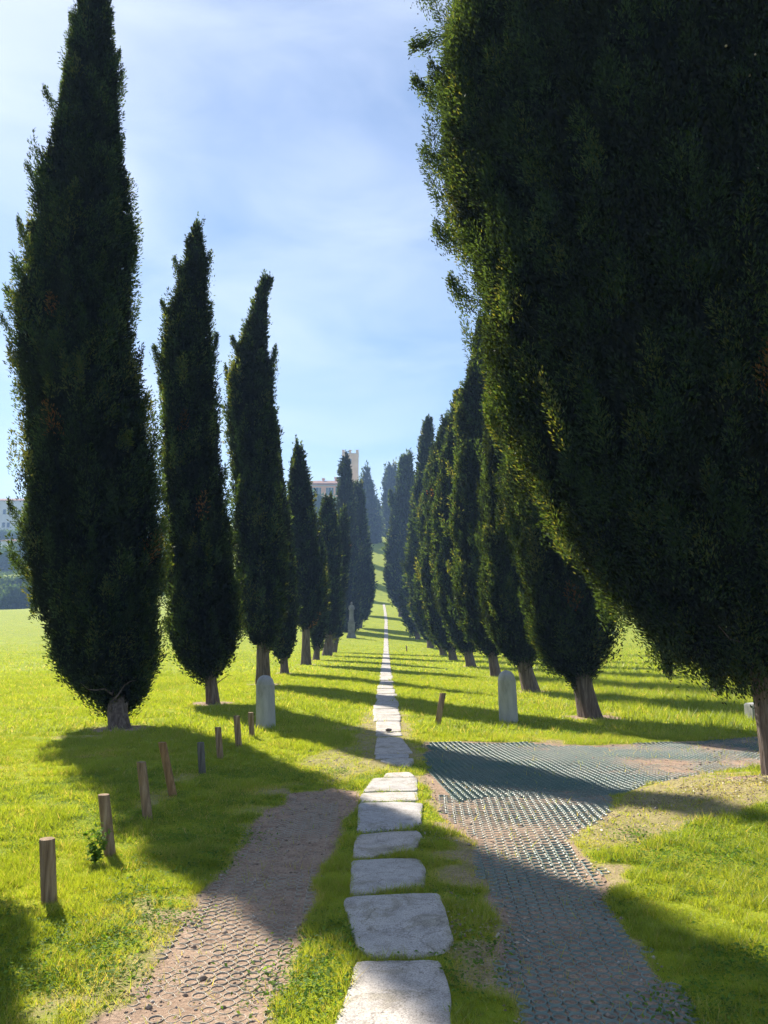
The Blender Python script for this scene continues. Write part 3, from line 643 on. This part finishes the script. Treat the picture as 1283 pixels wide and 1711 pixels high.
while y < 150 and i < 215:
    ln = random.uniform(.45, .95) * (1 + .25 * min(1, y / 80)); gap_ = random.uniform(.03, .07)
    w_ = .26 - .05 * min(1, max(0, (y - 14) / 15)) + random.uniform(-.02, .02)
    x0 = random.uniform(-.02, .02) - max(0, y - 110) * .012
    q_ = [(x0 - w_ + random.uniform(-.02, .02), y), (x0 + w_ + random.uniform(-.02, .02), y + random.uniform(-.03, .03)),
          (x0 + w_ + random.uniform(-.02, .02), y + ln + random.uniform(-.03, .03)), (x0 - w_ + random.uniform(-.02, .02), y + ln)]
    lab = ('worn path slab between the two stone bollards and the shade bands' if y < 22 else
           'worn path slab crossed by the evenly striped tree shade' if y < 62 else 'worn path slab far off near the foot of the hill')
    slab(q_, .08, lab, 'far stone slabs of the path, ' + ('near part' if y < 22 else 'striped part' if y < 62 else 'distant part'), up=.03 if y < 60 else .05, seed=50 + i, near=y < 30)
    y += ln + gap_; i += 1
# dark stone in the joint
def rock(loc, s, lab, seed, mat='bollard'):
    bm = bmesh.new(); bmesh.ops.create_icosphere(bm, subdivisions=3, radius=1)
    for v in bm.verts:
        n_ = float(fbm(np.array([v.co.x * 1.3 + seed]), np.array([v.co.y * 1.3 + v.co.z * 1.7 + seed]), seed, 3)[0])
        v.co = v.co * (.75 + .5 * n_); v.co = Vector((v.co.x * s[0], v.co.y * s[1], v.co.z * s[2]))
    o = bmobj('stone', bm, MAT[mat], None, True); o.location = loc; return tag(o, lab, 'stone')
sx, sy = G(649, 1226)
rock((sx, sy, zs1(sx, sy) + .05), (.05, .04, .025), 'small dark stone lying in the joint between two path slabs', 3, 'bark')

# ------------------------------------------------------------------ GRID MATS (plastic rings filled with earth)
def gridmat(P, ang, mat, sp, rr_, h, bury, label, seed, cat='paving grid', keep=None):
    ca, sa = math.cos(ang), math.sin(ang); c = P.mean(0)
    Q = (P - c) @ np.array([[ca, -sa], [sa, ca]])
    lo, hi = Q.min(0), Q.max(0)
    u, v = np.meshgrid(np.arange(lo[0], hi[0], sp), np.arange(lo[1], hi[1], sp)); u = u.ravel(); v = v.ravel()
    x = c[0] + u * ca + v * sa; y = c[1] - u * sa + v * ca
    d = pdist(P, x, y) + (fbm(x * 2, y * 2, seed, 3) - .5) * .25
    m_ = d < -.02
    if keep is not None: m_ &= keep(x, y)
    x, y = x[m_], y[m_]; n = len(x)
    x = x + rng.normal(0, .0012, n); y = y + rng.normal(0, .0012, n)
    sink = (fbm(x * 1.5, y * 1.5, seed + 4, 4) - .5) * bury * 2.4 + rng.normal(0, .0012, n)
    zb = Zg(x, y); sinkx = .012 * sstep(2.2, 4.0, x) * fbm(x * 1.2, y * 1.2, 5, 3) * 1.6 if keep is None and mat == 'plastic' else 0
    top = zb + h - np.clip(sink, -.003, .02) - sinkx
    seg = 14; a = np.linspace(0, 2 * np.pi, seg, endpoint=False)
    th = .0028
    V = np.empty((n, 4, seg, 3))
    for k, (r_, zo) in enumerate(((rr_, -.03), (rr_, 0), (rr_ - th, 0), (rr_ - th, -.03))):
        tx = rng.normal(0, .03, n); ty = 0
        V[:, k, :, 0] = x[:, None] + r_ * np.cos(a); V[:, k, :, 1] = y[:, None] + r_ * np.sin(a)
        V[:, k, :, 2] = (top + zo)[:, None]
    V = V.reshape(-1, 3)
    f = []
    base = np.arange(n)[:, None] * (4 * seg)
    for k in range(3):
        i = np.arange(seg); j = (i + 1) % seg
        f.append(np.stack([base + k * seg + i, base + k * seg + j, base + (k + 1) * seg + j, base + (k + 1) * seg + i], -1).reshape(-1, 4))
    # links between neighbouring rings
    lw = .004; LV = []
    for (dx, dy) in ((ca, -sa), (sa, ca)):
        a0x = x + dx * (rr_ - .002); a0y = y + dy * (rr_ - .002); a1x = x + dx * (sp - rr_ + .002); a1y = y + dy * (sp - rr_ + .002)
        pxv, pyv = -dy * lw, dx * lw; tz = top - .001
        for (zz_) in (0,):
            LV.append(np.stack([np.stack([a0x + pxv, a0y + pyv, tz], 1), np.stack([a0x - pxv, a0y - pyv, tz], 1), np.stack([a1x - pxv, a1y - pyv, tz], 1), np.stack([a1x + pxv, a1y + pyv, tz], 1)], 1).reshape(-1, 3))
            LV.append(np.stack([np.stack([a0x, a0y, tz - .001], 1), np.stack([a1x, a1y, tz - .001], 1), np.stack([a1x, a1y, tz - .025], 1), np.stack([a0x, a0y, tz - .025], 1)], 1).reshape(-1, 3))
    LV = np.concatenate(LV); LF = np.arange(len(LV)).reshape(-1, 4) + len(V)
    o = npmesh('paving_grid', np.concatenate([V, LV]), np.concatenate(f + [LF]), 4, MAT[mat], None, False)
    return tag(o, label, cat)
gridmat(LT, R_(-2), 'plastic_earth', .070, .0330, .0022, .0105, 'dusty plastic ring grid in the bare track left of the slabs', 61)
gridmat(RT, R_(3), 'plastic_dusty', .070, .0330, .0074, .0060, 'dusty plastic ring grid in the bare track right of the slabs', 71)
gridmat(CT, R_(-7), 'plastic', .070, .0330, .012, .010, 'green plastic ring grid crossing toward the big tree, less buried', 81)

# ------------------------------------------------------------------ POSTS
def post(top, base, wpx, mat, label, group='round wooden posts left of the path', flat=False):
    bx, by = G(*base)
    # iterate with the true ground height
    for _ in range(3): bx, by = G(base[0], base[1], zs1(bx, by))
    tx, tz = PD(top[0], top[1], by); gz = zs1(bx, by)
    w_ = wpx / F * by / 1.0 * .97 / 2; H = tz - gz
    bm = bmesh.new(); lx = (tx - bx) / H
    if flat: 
        box(bm, -w_, w_, -.012, .012, -.12, H, .002)
        for v in bm.verts: v.co.x += lx * v.co.z
    else:
        prof = [(w_ * 1.0, -.15), (w_, 0), (w_ * .98, H * .3), (w_ * .99, H * .6), (w_ * .97, H * .85), (w_ * .97, H - .012), (w_ * .93, H - .003), (w_ * .55, H)]
        lathe(bm, prof, 20, lean=(lx, random.uniform(-.03, .03)), wob=.07, seed=int(base[0]))
    o = bmobj('stake' if flat else 'wooden_post', bm, MAT[mat], None, True)
    if not flat:
        md = o.modifiers.new('edge', 'EDGE_SPLIT'); md.split_angle = R_(40)
    o.location = (bx, by, gz)
    return tag(o, label, 'post', None if flat else group)
post((79,1400), (82,1508), 25, 'wood', 'nearest wooden post at the lower left, thickest of its line')
post((173,1327), (184,1430), 19, 'wood', 'wooden post with the tall weed growing at its foot')
post((235,1273), (247,1370), 16, 'wood', 'wooden post just outside the shade, behind the one with the weed')
post((270,1240), (289,1330), 14, 'wood_orange', 'orange brown wooden post leaning left in the tall tree\'s shade')
post((335,1240), (338,1292), 12, 'wood_grey', 'short grey post standing in the tall tree\'s shade')
post((364,1215), (368,1268), 11, 'wood', 'wooden post at the shade edge between the short grey post and the bollard')
post((395,1196), (399,1250), 11, 'wood', 'dark wooden post second from the left stone bollard')
post((419,1190), (421,1232), 9.5, 'wood', 'small wooden post next to the left stone bollard')
post((740,1158), (731,1211), 10, 'wood', 'flat wooden stake leaning right beside the path', None, True)
post((679,1079), (679.5,1086.5), 2.2, 'wood', 'tiny dark stake far along the right side of the path', None, True)

# ------------------------------------------------------------------ BOLLARDS
def bollard(px, base, top, wpx, label, lean=0, group='round-headed stone bollards'):
    bx, by = G(px, base); tx, tz = PD(px, top, by); gz = zs1(bx, by); H = tz - gz; r = wpx / F * by / 2 * 1.0
    bm = bmesh.new()
    prof = [(r * 1.06, -.15), (r * 1.06, .0), (r * 1.03, H * .4), (r, H * .80), (r * 1.01, H * .81), (r * 1.01, H * .825), (r * .93, H * .828)]
    for k in range(1, 9):
        a = k / 9 * math.pi / 2; prof.append((r * .93 * math.cos(a), H * .828 + H * .172 * math.sin(a) ** .9))
    prof.append((r * .06, H))
    lathe(bm, prof, 40, lean=(lean, 0), wob=.02, seed=int(px))
    o = bmobj('stone_bollard', bm, MAT['bollard'], None, True); o.location = (bx, by, gz)
    md = o.modifiers.new('edge', 'EDGE_SPLIT'); md.split_angle = R_(50)
    return tag(o, label, 'bollard', group)
bollard(444, 1215, 1128, 30, 'round-headed stone bollard left of the path', -.035)
bollard(850, 1207, 1120, 29, 'round-headed stone bollard right of the path', -.025)
bx, by = G(1260, 1203); bm = bmesh.new(); box(bm, -.11, .11, -.12, .12, -.1, .30, .02)
o = bmobj('stone_block', bm, MAT['bollard'], None, False); o.location = (bx, by, zs1(bx, by)); o.rotation_euler = (.03, -.05, .3)
tag(o, 'low grey stone block in the grass beside the huge cypress trunk', 'stone block')

# ------------------------------------------------------------------ STATUE on pedestal
sX, _ = PD(587, 1062, 84); sY = 84.0; sz = zs1(sX, sY)
root = empty('statue', (sX, sY, sz), 'weathered stone statue on a tall pedestal in the left row', 'statue')
bm = bmesh.new()
box(bm, -.50, .50, -.50, .50, -.3, .28, .03); box(bm, -.42, .42, -.42, .42, .28, .42, .03)
box(bm, -.36, .36, -.36, .36, .42, 1.55, .02); box(bm, -.42, .42, -.42, .42, 1.55, 1.68, .03)
box(bm, -.30, .30, -.30, .30, 1.68, 1.9, .03)
bmobj('pedestal', bm, MAT['statue'], root)
bm = bmesh.new(); lay = bm.verts.layers.skin.verify()
J = {}
def jv(n_, co_, r_): J[n_] = bm.verts.new(co_); J[n_][lay].radius = r_
jv('pel', (0, 0, 2.85), (.21, .16)); jv('waist', (0, 0, 3.05), (.17, .13)); jv('chest', (0, 0, 3.3), (.23, .16)); jv('neck', (0, 0, 3.52), (.075, .075))
jv('chin', (0, -.02, 3.62), (.10, .11)); jv('head', (.01, -.01, 3.76), (.12, .13)); jv('crown_', (.01, 0, 3.87), (.07, .07))
for s in (-1, 1):
    jv('sh%d' % s, (s * .23, 0, 3.38), (.09, .09)); jv('el%d' % s, (s * .31, .02, 3.1), (.065, .065)); jv('wr%d' % s, (s * .2, -.14, 2.95), (.045, .045)); jv('ha%d' % s, (s * .11, -.19, 2.98), (.045, .03))
    jv('hip%d' % s, (s * .1, 0, 2.7), (.13, .13)); jv('kn%d' % s, (s * .11, -.03 * s, 2.32), (.10, .10)); jv('an%d' % s, (s * .12, 0, 1.98), (.085, .085)); jv('to%d' % s, (s * .13, -.14, 1.93), (.06, .04))
for a, b in [('pel', 'waist'), ('waist', 'chest'), ('chest', 'neck'), ('neck', 'chin'), ('chin', 'head'), ('head', 'crown_')] + \
    [p for s in (-1, 1) for p in (('chest', 'sh%d' % s), ('sh%d' % s, 'el%d' % s), ('el%d' % s, 'wr%d' % s), ('wr%d' % s, 'ha%d' % s), ('pel', 'hip%d' % s), ('hip%d' % s, 'kn%d' % s), ('kn%d' % s, 'an%d' % s), ('an%d' % s, 'to%d' % s))]:
    bm.edges.new((J[a], J[b]))
J['pel'][lay].use_root = True
fg = bmobj('figure', bm, MAT['statue'], root)
fg.modifiers.new('skin', 'SKIN').use_smooth_shade = True; s_ = fg.modifiers.new('sub', 'SUBSURF'); s_.levels = s_.render_levels = 2
bm = bmesh.new(); lathe(bm, [(.30, 1.9), (.27, 2.05), (.23, 2.4), (.24, 2.75), (.22, 3.0), (.25, 3.3), (.12, 3.46)], 24, wob=.25, seed=4, sq=.8)
bmobj('robe', bm, MAT['statue'], root, True)

# ------------------------------------------------------------------ VILLA and TOWER on the hill
def PX(px, Y): return PD(px, 900, Y)[0]
def PZ(py, Y): return PD(641, py, Y)[1]
YV = 300.0
vb = zs1(PX(545, YV), YV)
root = empty('villa', (PX(548, YV), YV, vb), 'rose plastered villa with tiled roof on the hill', 'building')
def part(fn, name, mat, par, smooth=False):
    bm = bmesh.new(); fn(bm); return bmobj(name, bm, MAT[mat], par, smooth)
ox = PX(548, YV)
xl, xr = PX(500, YV) - ox, PX(572, YV) - ox
ze, zr = PZ(808, YV) - vb, PZ(798.5, YV) - vb
part(lambda b: box(b, xl, xr, 0, 14, -8, ze), 'wall', 'plaster', root)
def roof(b):
    e = .8
    v = [b.verts.new(p) for p in ((xl - e, -e, ze), (xr + e, -e, ze), (xr + e, 14 + e, ze), (xl - e, 14 + e, ze), (xl + 3, 6, zr), (xr - 3, 6, zr), (xl - e, -e, ze - .35), (xr + e, -e, ze - .35), (xr + e, 14 + e, ze - .35), (xl - e, 14 + e, ze - .35))]
    for f in ((0, 1, 5, 4), (1, 2, 5), (2, 3, 4, 5), (3, 0, 4), (6, 7, 1, 0), (7, 8, 2, 1), (8, 9, 3, 2), (9, 6, 0, 3), (9, 8, 7, 6)): b.faces.new([v[i] for i in f])
rf = part(roof, 'roof', 'tiles', root)
for cxp, w_, top in ((560.5, .9, 793), (537, .4, 795)):
    c = PX(cxp, YV) - ox; zt = PZ(top, YV) - vb
    part(lambda b: (box(b, c - w_, c + w_, 5, 6.6, ze, zt - .4, .03), box(b, c - w_ - .2, c + w_ + .2, 4.8, 6.8, zt - .4, zt, .03)), 'chimney', 'plaster', rf)
part(lambda b: box(b, xl - .1, xr + .1, -.12, 0, ze - 1.0, ze - .6), 'cornice', 'trim', root)
for wx in (505, 517, 529, 550, 566):
    for row in (821, 838, 856):
        if row != 821 and wx < 520: continue
        c = PX(wx, YV) - ox; z0 = PZ(row + 6, YV) - vb; z1 = PZ(row - 6, YV) - vb
        f = part(lambda b: box(b, c - .7, c + .7, -.05, 0, z0 - .15, z1 + .15), 'window', 'trim', root)
        part(lambda b: box(b, c - .55, c + .55, -.08, -.05, z0, z1), 'pane', 'glass', f)
        for s in (-1, 1): part(lambda b: box(b, c + s * 1.1 - .38, c + s * 1.1 + .38, -.07, 0, z0, z1, .01), 'shutter', 'shutter', f)
YT = 325.0; tz0 = zs1(PX(584, YT), YT)
root = empty('tower', (PX(584, YT), YT, tz0), 'square pale tower with merlons above the cypresses on the hill', 'tower')
tx = PX(584, YT); hw = (PX(597.3, YT) - PX(570.3, YT)) / 2; zt = PZ(758, YT) - tz0; zm = PZ(751.5, YT) - tz0
part(lambda b: box(b, -hw, hw, 0, 2 * hw, -6, zt), 'wall', 'tower', root)
part(lambda b: box(b, -hw - .15, hw + .15, -.15, 2 * hw + .15, zt, zt + .25, .03), 'cornice', 'trim', root)
for mxp in (-hw + .45, 0, hw - .45):
    for myp in (.45, hw, 2 * hw - .45):
        if mxp == 0 and myp == hw: continue
        part(lambda b: (box(b, mxp - .42, mxp + .42, myp - .42, myp + .42, zt + .25, zm - .35, .02), box(b, mxp - .6, mxp + .6, myp - .55, myp + .55, zm - .35, zm, .04)), 'merlon', 'tower', root)
for wz in (10, 20):
    f = part(lambda b: box(b, -.65, .65, -.1, 0, zt - wz * .45 - .2, zt - wz * .45 + 2.2), 'window', 'trim', root)
    part(lambda b: box(b, -.45, .45, -.13, -.1, zt - wz * .45, zt - wz * .45 + 2.0), 'pane', 'glass', f)

# ------------------------------------------------------------------ LEFT BACKGROUND: houses, shrubs, trees
def house(Y, l, r, top, bot, eave, mat, label, rows, cols, rt='tiles'):
    b0 = zs1(PX((l + r) / 2, Y), Y); o_ = PX((l + r) / 2, Y)
    root = empty('house', (o_, Y, b0), label, 'house')
    a, b_ = PX(l, Y) - o_, PX(r, Y) - o_; z1 = PZ(eave, Y) - b0; zr_ = PZ(top, Y) - b0
    part(lambda b: box(b, a, b_, 0, 9, min(-4, PZ(bot, Y) - b0), z1), 'wall', mat, root)
    def rff(b):
        e = .5
        v = [b.verts.new(p) for p in ((a - e, -e, z1), (b_ + e, -e, z1), (b_ + e, 9 + e, z1), (a - e, 9 + e, z1), (a + 1.5, 4.5, zr_), (b_ - 1.5, 4.5, zr_), (a - e, -e, z1 - .25), (b_ + e, -e, z1 - .25), (b_ + e, 9 + e, z1 - .25), (a - e, 9 + e, z1 - .25))]
        for f in ((0, 1, 5, 4), (1, 2, 5), (2, 3, 4, 5), (3, 0, 4), (6, 7, 1, 0), (7, 8, 2, 1), (8, 9, 3, 2), (9, 6, 0, 3), (9, 8, 7, 6)): b.faces.new([v[i] for i in f])
    part(rff, 'roof', rt, root)
    for ry in rows:
        for cx_ in cols:
            c = PX(cx_, Y) - o_; z0 = PZ(ry + 4, Y) - b0; z2 = PZ(ry - 4, Y) - b0
            f = part(lambda b: box(b, c - .8, c + .8, -.05, 0, z0 - .15, z2 + .15), 'window', 'trim', root)
            part(lambda b: box(b, c - .6, c + .6, -.08, -.05, z0, z2), 'pane', 'glass', f)
    return root
house(345, -60, 48, 830, 900, 836, 'plaster_pale', 'pale villa above the far trees at the left edge', (855, 877), (-40, -20, 4, 12, 30), 'tiles')
house(300, 2, 30, 899, 935, 903, 'plaster_pale', 'small white house among the far trees at the left edge', (915,), (8, 24))

def bushy(name, px, py_base, Y, w_, h_, label, group, seed, cat='tree', mat='shrub', leaf=None, trunk=True):
    X = PX(px, Y); z0 = zs1(X, Y)
    root = empty(name, (X, Y, z0), label, cat, group)
    zz = np.linspace(h_ * (.12 if trunk else .02), h_, 7); rr = w_ / 2 * np.array([.45, .85, 1, .97, .8, .5, .08])
    lf = leaf or max(.1, Y / 770 * 3.0)
    make_crown('crown', zz, [0] * 7, rr, (0, 0, 0), (lf, lf * .6), seed, root, 1.8, max(.2, w_ * .10), mat=mat, wisp=.1)
    if trunk: make_trunk(root, [(0, 0, -.2), (0, 0, h_ * .2), (0, 0, h_ * .55)], w_ * .1, seed, seg=10)
    return root
gb = 'hedge bushes beyond the left field'
for i, (px, w_, h_) in enumerate([(-40, 6, 3.4), (-12, 6, 3.9), (10, 5.5, 3.2), (28, 6, 3.7), (46, 5.5, 3.3), (66, 6, 3.4), (92, 6, 3.8), (245, 6, 3.5), (268, 6, 3.9)]):
    bushy('bush', px, 0, 165 + (i % 3), w_, h_ + 1.4, ['round bush in the hedge at the far edge of the left field'][0], gb, 300 + i, 'bush', trunk=False)
for i, (px, Y, w_, h_) in enumerate([(-25, 186, 9, 3.6), (0, 189, 8, 4.0), (22, 187, 8, 3.4), (45, 189, 9, 4.0), (75, 188, 9, 3.6)]):
    bushy('bush', px, 0, Y, w_, h_, 'dark bush in the second hedge below the small white house', 'second hedge below the small white house', 330 + i, 'bush', trunk=False)
for i, (px, Y, w_, h_) in enumerate([(-30, 262, 13, 10), (-5, 258, 11, 7), (16, 256, 10, 6.5), (40, 262, 12, 9), (70, 264, 13, 10), (29, 318, 9, 5), (8, 322, 9, 4.5), (-15, 320, 10, 5), (50, 324, 12, 9), (258, 290, 13, 12), (90, 300, 13, 12)]):
    bushy('broadleaf_tree', px, 0, Y, w_, h_, 'round hazy tree below the small white house at the left' if Y < 290 else 'round hazy tree between the white house and the pale villa',
          'round hazy trees at the left, ' + ('lower' if Y < 290 else 'upper'), 350 + i)
# trees filling the hill under the villa and beside the avenue
for i, (px, Y, w_, h_) in enumerate([(508, 262, 10, 11), (530, 258, 10, 12), (552, 262, 11, 11), (574, 258, 10, 12), (594, 250, 9, 12), (486, 270, 11, 12), (470, 265, 10, 12), (680, 250, 11, 13), (700, 258, 11, 12)]):
    bushy('broadleaf_tree', px, 0, Y, w_, h_, 'round tree on the hill in front of the rose villa' if px < 600 else 'round tree on the hill behind the right row',
          'round trees on the hill, ' + ('villa side' if px < 600 else 'right side'), 400 + i)

# ------------------------------------------------------------------ GRASS (uncountable)
def slabmask(x, y):
    m_ = (np.abs(x) < .6)
    inside = np.zeros(x.shape, bool)
    for Q in SLABP:
        b0, b1 = Q[:, 1].min(), Q[:, 1].max()
        if b0 > 26: break
        s = m_ & (y > b0 - .02) & (y < b1 + .02)
        if s.any():
            ids = np.where(s)[0]; d = pdist(Q, x[ids], y[ids]); inside[ids[d < -.012]] = True
    inside |= (np.abs(x) < .2) & (y > 26)
    return inside
def blades(name, y0, y1, n, wd, hh, seed, mat='grass', hvar=None):
    g_ = np.random.default_rng(seed)
    # area-uniform over the visible wedge
    yy = np.sqrt(g_.random(n) * ((y1 + 3) ** 2 - (y0 + 3) ** 2) + (y0 + 3) ** 2) - 3
    xx = (g_.random(n) * 2 - 1) * (.54 * yy + 1.0)
    b = bare(xx, yy)
    cl = fbm(xx * 7, yy * 7, 77, 3)
    keep = (b + (cl - .5) * .7 + g_.normal(0, .06, n)) < .42 * np.ones(n)
    keep |= g_.random(n) < .012
    keep &= ~slabmask(xx, yy)
    if y1 > 100: keep &= g_.random(n) < sstep(22, 33, yy)
    if 30 < y1 < 100: keep &= g_.random(n) < 1 - sstep(24, 34, yy)
    if y1 > 100: keep &= g_.random(n) < 1 - .8 * sstep(45, 125, yy)
    xx, yy, b, cl = xx[keep], yy[keep], b[keep], cl[keep]; n = len(xx)
    big = fbm(xx * 1.2, yy * 1.2, 41, 3)
    h = hh * g_.uniform(.4, 1.4, n) * (.35 + 1.6 * sstep(.25, .8, cl)) * (.55 + .9 * big)
    # longer grass to the right field and along the slab joints
    h *= 1 + .8 * sstep(2.5, 6, xx) * sstep(9, 14, yy)
    w_ = wd * g_.uniform(.6, 1.3, n)
    a = g_.random(n) * 2 * np.pi; ln = g_.uniform(.15, 1.1, n) * h
    la = g_.random(n) * 2 * np.pi
    z = Zg(xx, yy) - .004
    P = np.stack([xx, yy, z], 1); s = np.stack([np.cos(a), np.sin(a), np.zeros(n)], 1) * (w_ / 2)[:, None]
    V = np.empty((n, 3, 3)); V[:, 0] = P - s; V[:, 1] = P + s
    V[:, 2] = P + np.stack([np.cos(la) * ln, np.sin(la) * ln, h], 1)
    t = np.clip(.15 + .6 * fbm(xx * .8, yy * .8, 91, 3) + g_.normal(0, .13, n) + .25 * (b > .3), 0, .95)
    dry = g_.random(n) < .05 + .12 * sstep(.5, .7, fbm(xx * 1.9, yy * 1.9, 19, 3)) + .10 * (b > .25); t = np.where(dry, .94 + .06 * g_.random(n), t)
    o = npmesh(name, V.reshape(-1, 3), np.arange(n * 3).reshape(-1, 3), 3, MAT[mat], None, False, {'rnd': np.repeat(t, 3)})
    return tag(o, None, 'grass', None, 'stuff')
tag(blades('grass', 2.6, 6.2, 460000, .0042, .032, 1), 'short trampled grass nearest the camera')
tag(blades('grass', 6.2, 12.5, 420000, .0075, .036, 2), 'short grass round the posts and tracks')
tag(blades('grass', 12.5, 34, 560000, .015, .050, 3), 'sunlit grass strip around the bollards')
tag(blades('grass', 22, 128, 560000, .05, .048, 4), 'striped grass of the avenue and fields')

def leaves(n_, cx, cy, rad, size, up, seed, name, mat, label, cat, kind=None, group=None, centers=None):
    g_ = np.random.default_rng(seed)
    if centers is None:
        x = cx + g_.normal(0, rad, n_); y = cy + g_.normal(0, rad * .8, n_)
    else:
        c = centers[g_.integers(0, len(centers), n_)]; x = c[:, 0] + g_.normal(0, rad, n_) ; y = c[:, 1] + g_.normal(0, rad, n_)
    m_ = ~slabmask(x, y); x, y = x[m_], y[m_]; n_ = len(x)
    z = Zg(x, y) + g_.random(n_) ** 1.2 * up + .006
    d = norm(np.stack([g_.normal(0, 1, n_), g_.normal(0, 1, n_), g_.normal(.15, .35, n_)], 1))
    s = norm(np.cross(d, np.array([0, 0, 1.]) + g_.normal(0, .35, (n_, 3))))
    l = (size * g_.uniform(.6, 1.4, n_))[:, None]; P = np.stack([x, y, z], 1)
    V = np.empty((n_, 4, 3)); V[:, 0] = P; V[:, 1] = P + d * l * .5 + s * l * .28; V[:, 2] = P + d * l; V[:, 2, 2] -= l[:, 0] * .15; V[:, 3] = P + d * l * .5 - s * l * .28
    o = npmesh(name, V.reshape(-1, 3), np.arange(n_ * 4).reshape(-1, 4), 4, MAT[mat], None, False, {'rnd': np.repeat(g_.random(n_), 4)})
    return tag(o, label, cat, group, kind)
cs = np.array([G(*p) for p in [(240,1500),(270,1530),(215,1480),(150,1600),(180,1640),(120,1560),(200,1560),(330,1445),(350,1430),(60,1640),(250,1440),(300,1400),(230,1370),(400,1395),(520,1300),(560,1290),(500,1610),(540,1640),(560,1580),(490,1660),(1180,1420),(1100,1440),(1240,1440),(1060,1400),(1150,1680),(1240,1600),(760,1640),(780,1580),(690,1285),(700,1200),(800,1225),(950,1225)]])
leaves(9000, 0, 0, .13, .022, .035, 12, 'low_weeds', 'weed', 'low leafy weeds spread in the grass', 'weeds', 'stuff', centers=cs)
cs = np.array([G(*p) for p in [(1180,1330),(1230,1325),(1270,1340),(1150,1340),(1215,1350),(1090,1350),(785,1560),(800,1545),(1000,1370),(700,1400)]])
leaves(1500, 0, 0, .17, .024, .008, 13, 'leaf_litter', 'litter', 'dry fallen twigs and leaves at the foot of the huge cypress', 'leaf litter', 'stuff', centers=cs)
xx_ = rng.uniform(-4, 4, 14000); yy_ = rng.uniform(3, 9.5, 14000)
ok = (bare(xx_, yy_) < .35) & (np.abs(xx_) < .54 * yy_ + .8) & (fbm(xx_ * 1.1, yy_ * 1.1, 63, 3) > .47)
cs = np.stack([xx_[ok], yy_[ok]], 1)
leaves(60000, 0, 0, .045, .015, .026, 15, 'low_weeds', 'weed', 'tiny clover leaves mixed through the near turf', 'weeds', 'stuff', centers=cs)
# upright weed by the second post
wx, wy = G(158, 1442); wz = zs1(wx, wy)
root = empty('weed_plant', (wx, wy, wz), 'upright leafy weed at the foot of a wooden post', 'plant')
g_ = np.random.default_rng(44); st = bmesh.new(); LV = []
for k in range(11):
    a = g_.random() * 6.28; tip = Vector((math.cos(a) * .10 * g_.random(), math.sin(a) * .08 * g_.random(), g_.uniform(.14, .30)))
    b0 = Vector((g_.normal(0, .02), g_.normal(0, .02), 0)); sidev = Vector((-math.sin(a), math.cos(a), 0)) * .0025
    vs = [st.verts.new(b0 - sidev), st.verts.new(b0 + sidev), st.verts.new(tip + sidev * .4), st.verts.new(tip - sidev * .4)]; st.faces.new(vs)
    for j in range(34):
        p = b0.lerp(tip, g_.uniform(.1, 1)); d = Vector((g_.normal(0, 1), g_.normal(0, 1), g_.normal(.2, .4))).normalized(); s = d.cross(Vector((g_.normal(0, .3), g_.normal(0, .3), 1))).normalized(); l = g_.uniform(.02, .045)
        LV.append([p, p + d * l * .5 + s * l * .3, p + d * l - Vector((0, 0, l * .2)), p + d * l * .5 - s * l * .3])
bmobj('stems', st, MAT['weed'], root)
LV = np.array([[list(v) for v in q_] for q_ in LV]).reshape(-1, 3)
npmesh('leaves', LV, np.arange(len(LV)).reshape(-1, 4), 4, MAT['weed'], root, False, {'rnd': rng.random(len(LV))})
# gravel crumbs in the tracks
g_ = np.random.default_rng(9); pts = []
for k in ('LT', 'RT', 'FAN', 'DIRT', 'CT'):
    P = _P[k]; lo, hi = P.min(0), P.max(0); n_ = int(np.prod(hi - lo) * 260)
    x = g_.uniform(lo[0], hi[0], n_); y = g_.uniform(lo[1], hi[1], n_); m_ = (pdist(P, x, y) < .05) & ~slabmask(x, y); pts.append(np.stack([x[m_], y[m_]], 1))
pts = np.concatenate(pts); n_ = len(pts)
s = g_.gamma(2, .0022, n_) + .002; z = Zg(pts[:, 0], pts[:, 1])
oc = np.array([[1, 0, 0], [0, 1, 0], [-1, 0, 0], [0, -1, 0], [0, 0, .7], [0, 0, -.7]]); of = np.array([[0, 1, 4], [1, 2, 4], [2, 3, 4], [3, 0, 4], [1, 0, 5], [2, 1, 5], [3, 2, 5], [0, 3, 5]])
V = oc[None] * s[:, None, None] * g_.uniform(.6, 1.4, (n_, 6, 1)); V = V + np.concatenate([pts, z[:, None] + s[:, None] * .2], 1)[:, None]
MAT['grit'] = mk_simple('track_gravel', [(.3, (.12, .09, .07)), (.5, (.30, .23, .18)), (.8, (.55, .50, .44))], 20, .9, 60, None, .2, 2, .001, True)
tag(npmesh('gravel', V.reshape(-1, 3), (of[None] + (np.arange(n_) * 6)[:, None, None]).reshape(-1, 3), 3, MAT['grit'], None, False), 'loose grit and small stones in the bare tracks', 'gravel', None, 'stuff')

# ------------------------------------------------------------------ HAZE
HAZE = True
if HAZE:
    bm = bmesh.new(); box(bm, -345, 345, -55, 535, -3, 92)
    m, t, o = M('haze_air'); v = t.nodes.new('ShaderNodeVolumePrincipled'); v.inputs['Color'].default_value = (.40, .62, 1.0, 1)
    v.inputs['Density'].default_value = .0009; v.inputs['Anisotropy'].default_value = .0
    t.links.new(v.outputs[0], o.inputs['Volume'])
    h = bmobj('haze', bm, m); tag(h, 'thin blue haze over the avenue and hill', 'haze', None, 'stuff')
print('scene built')
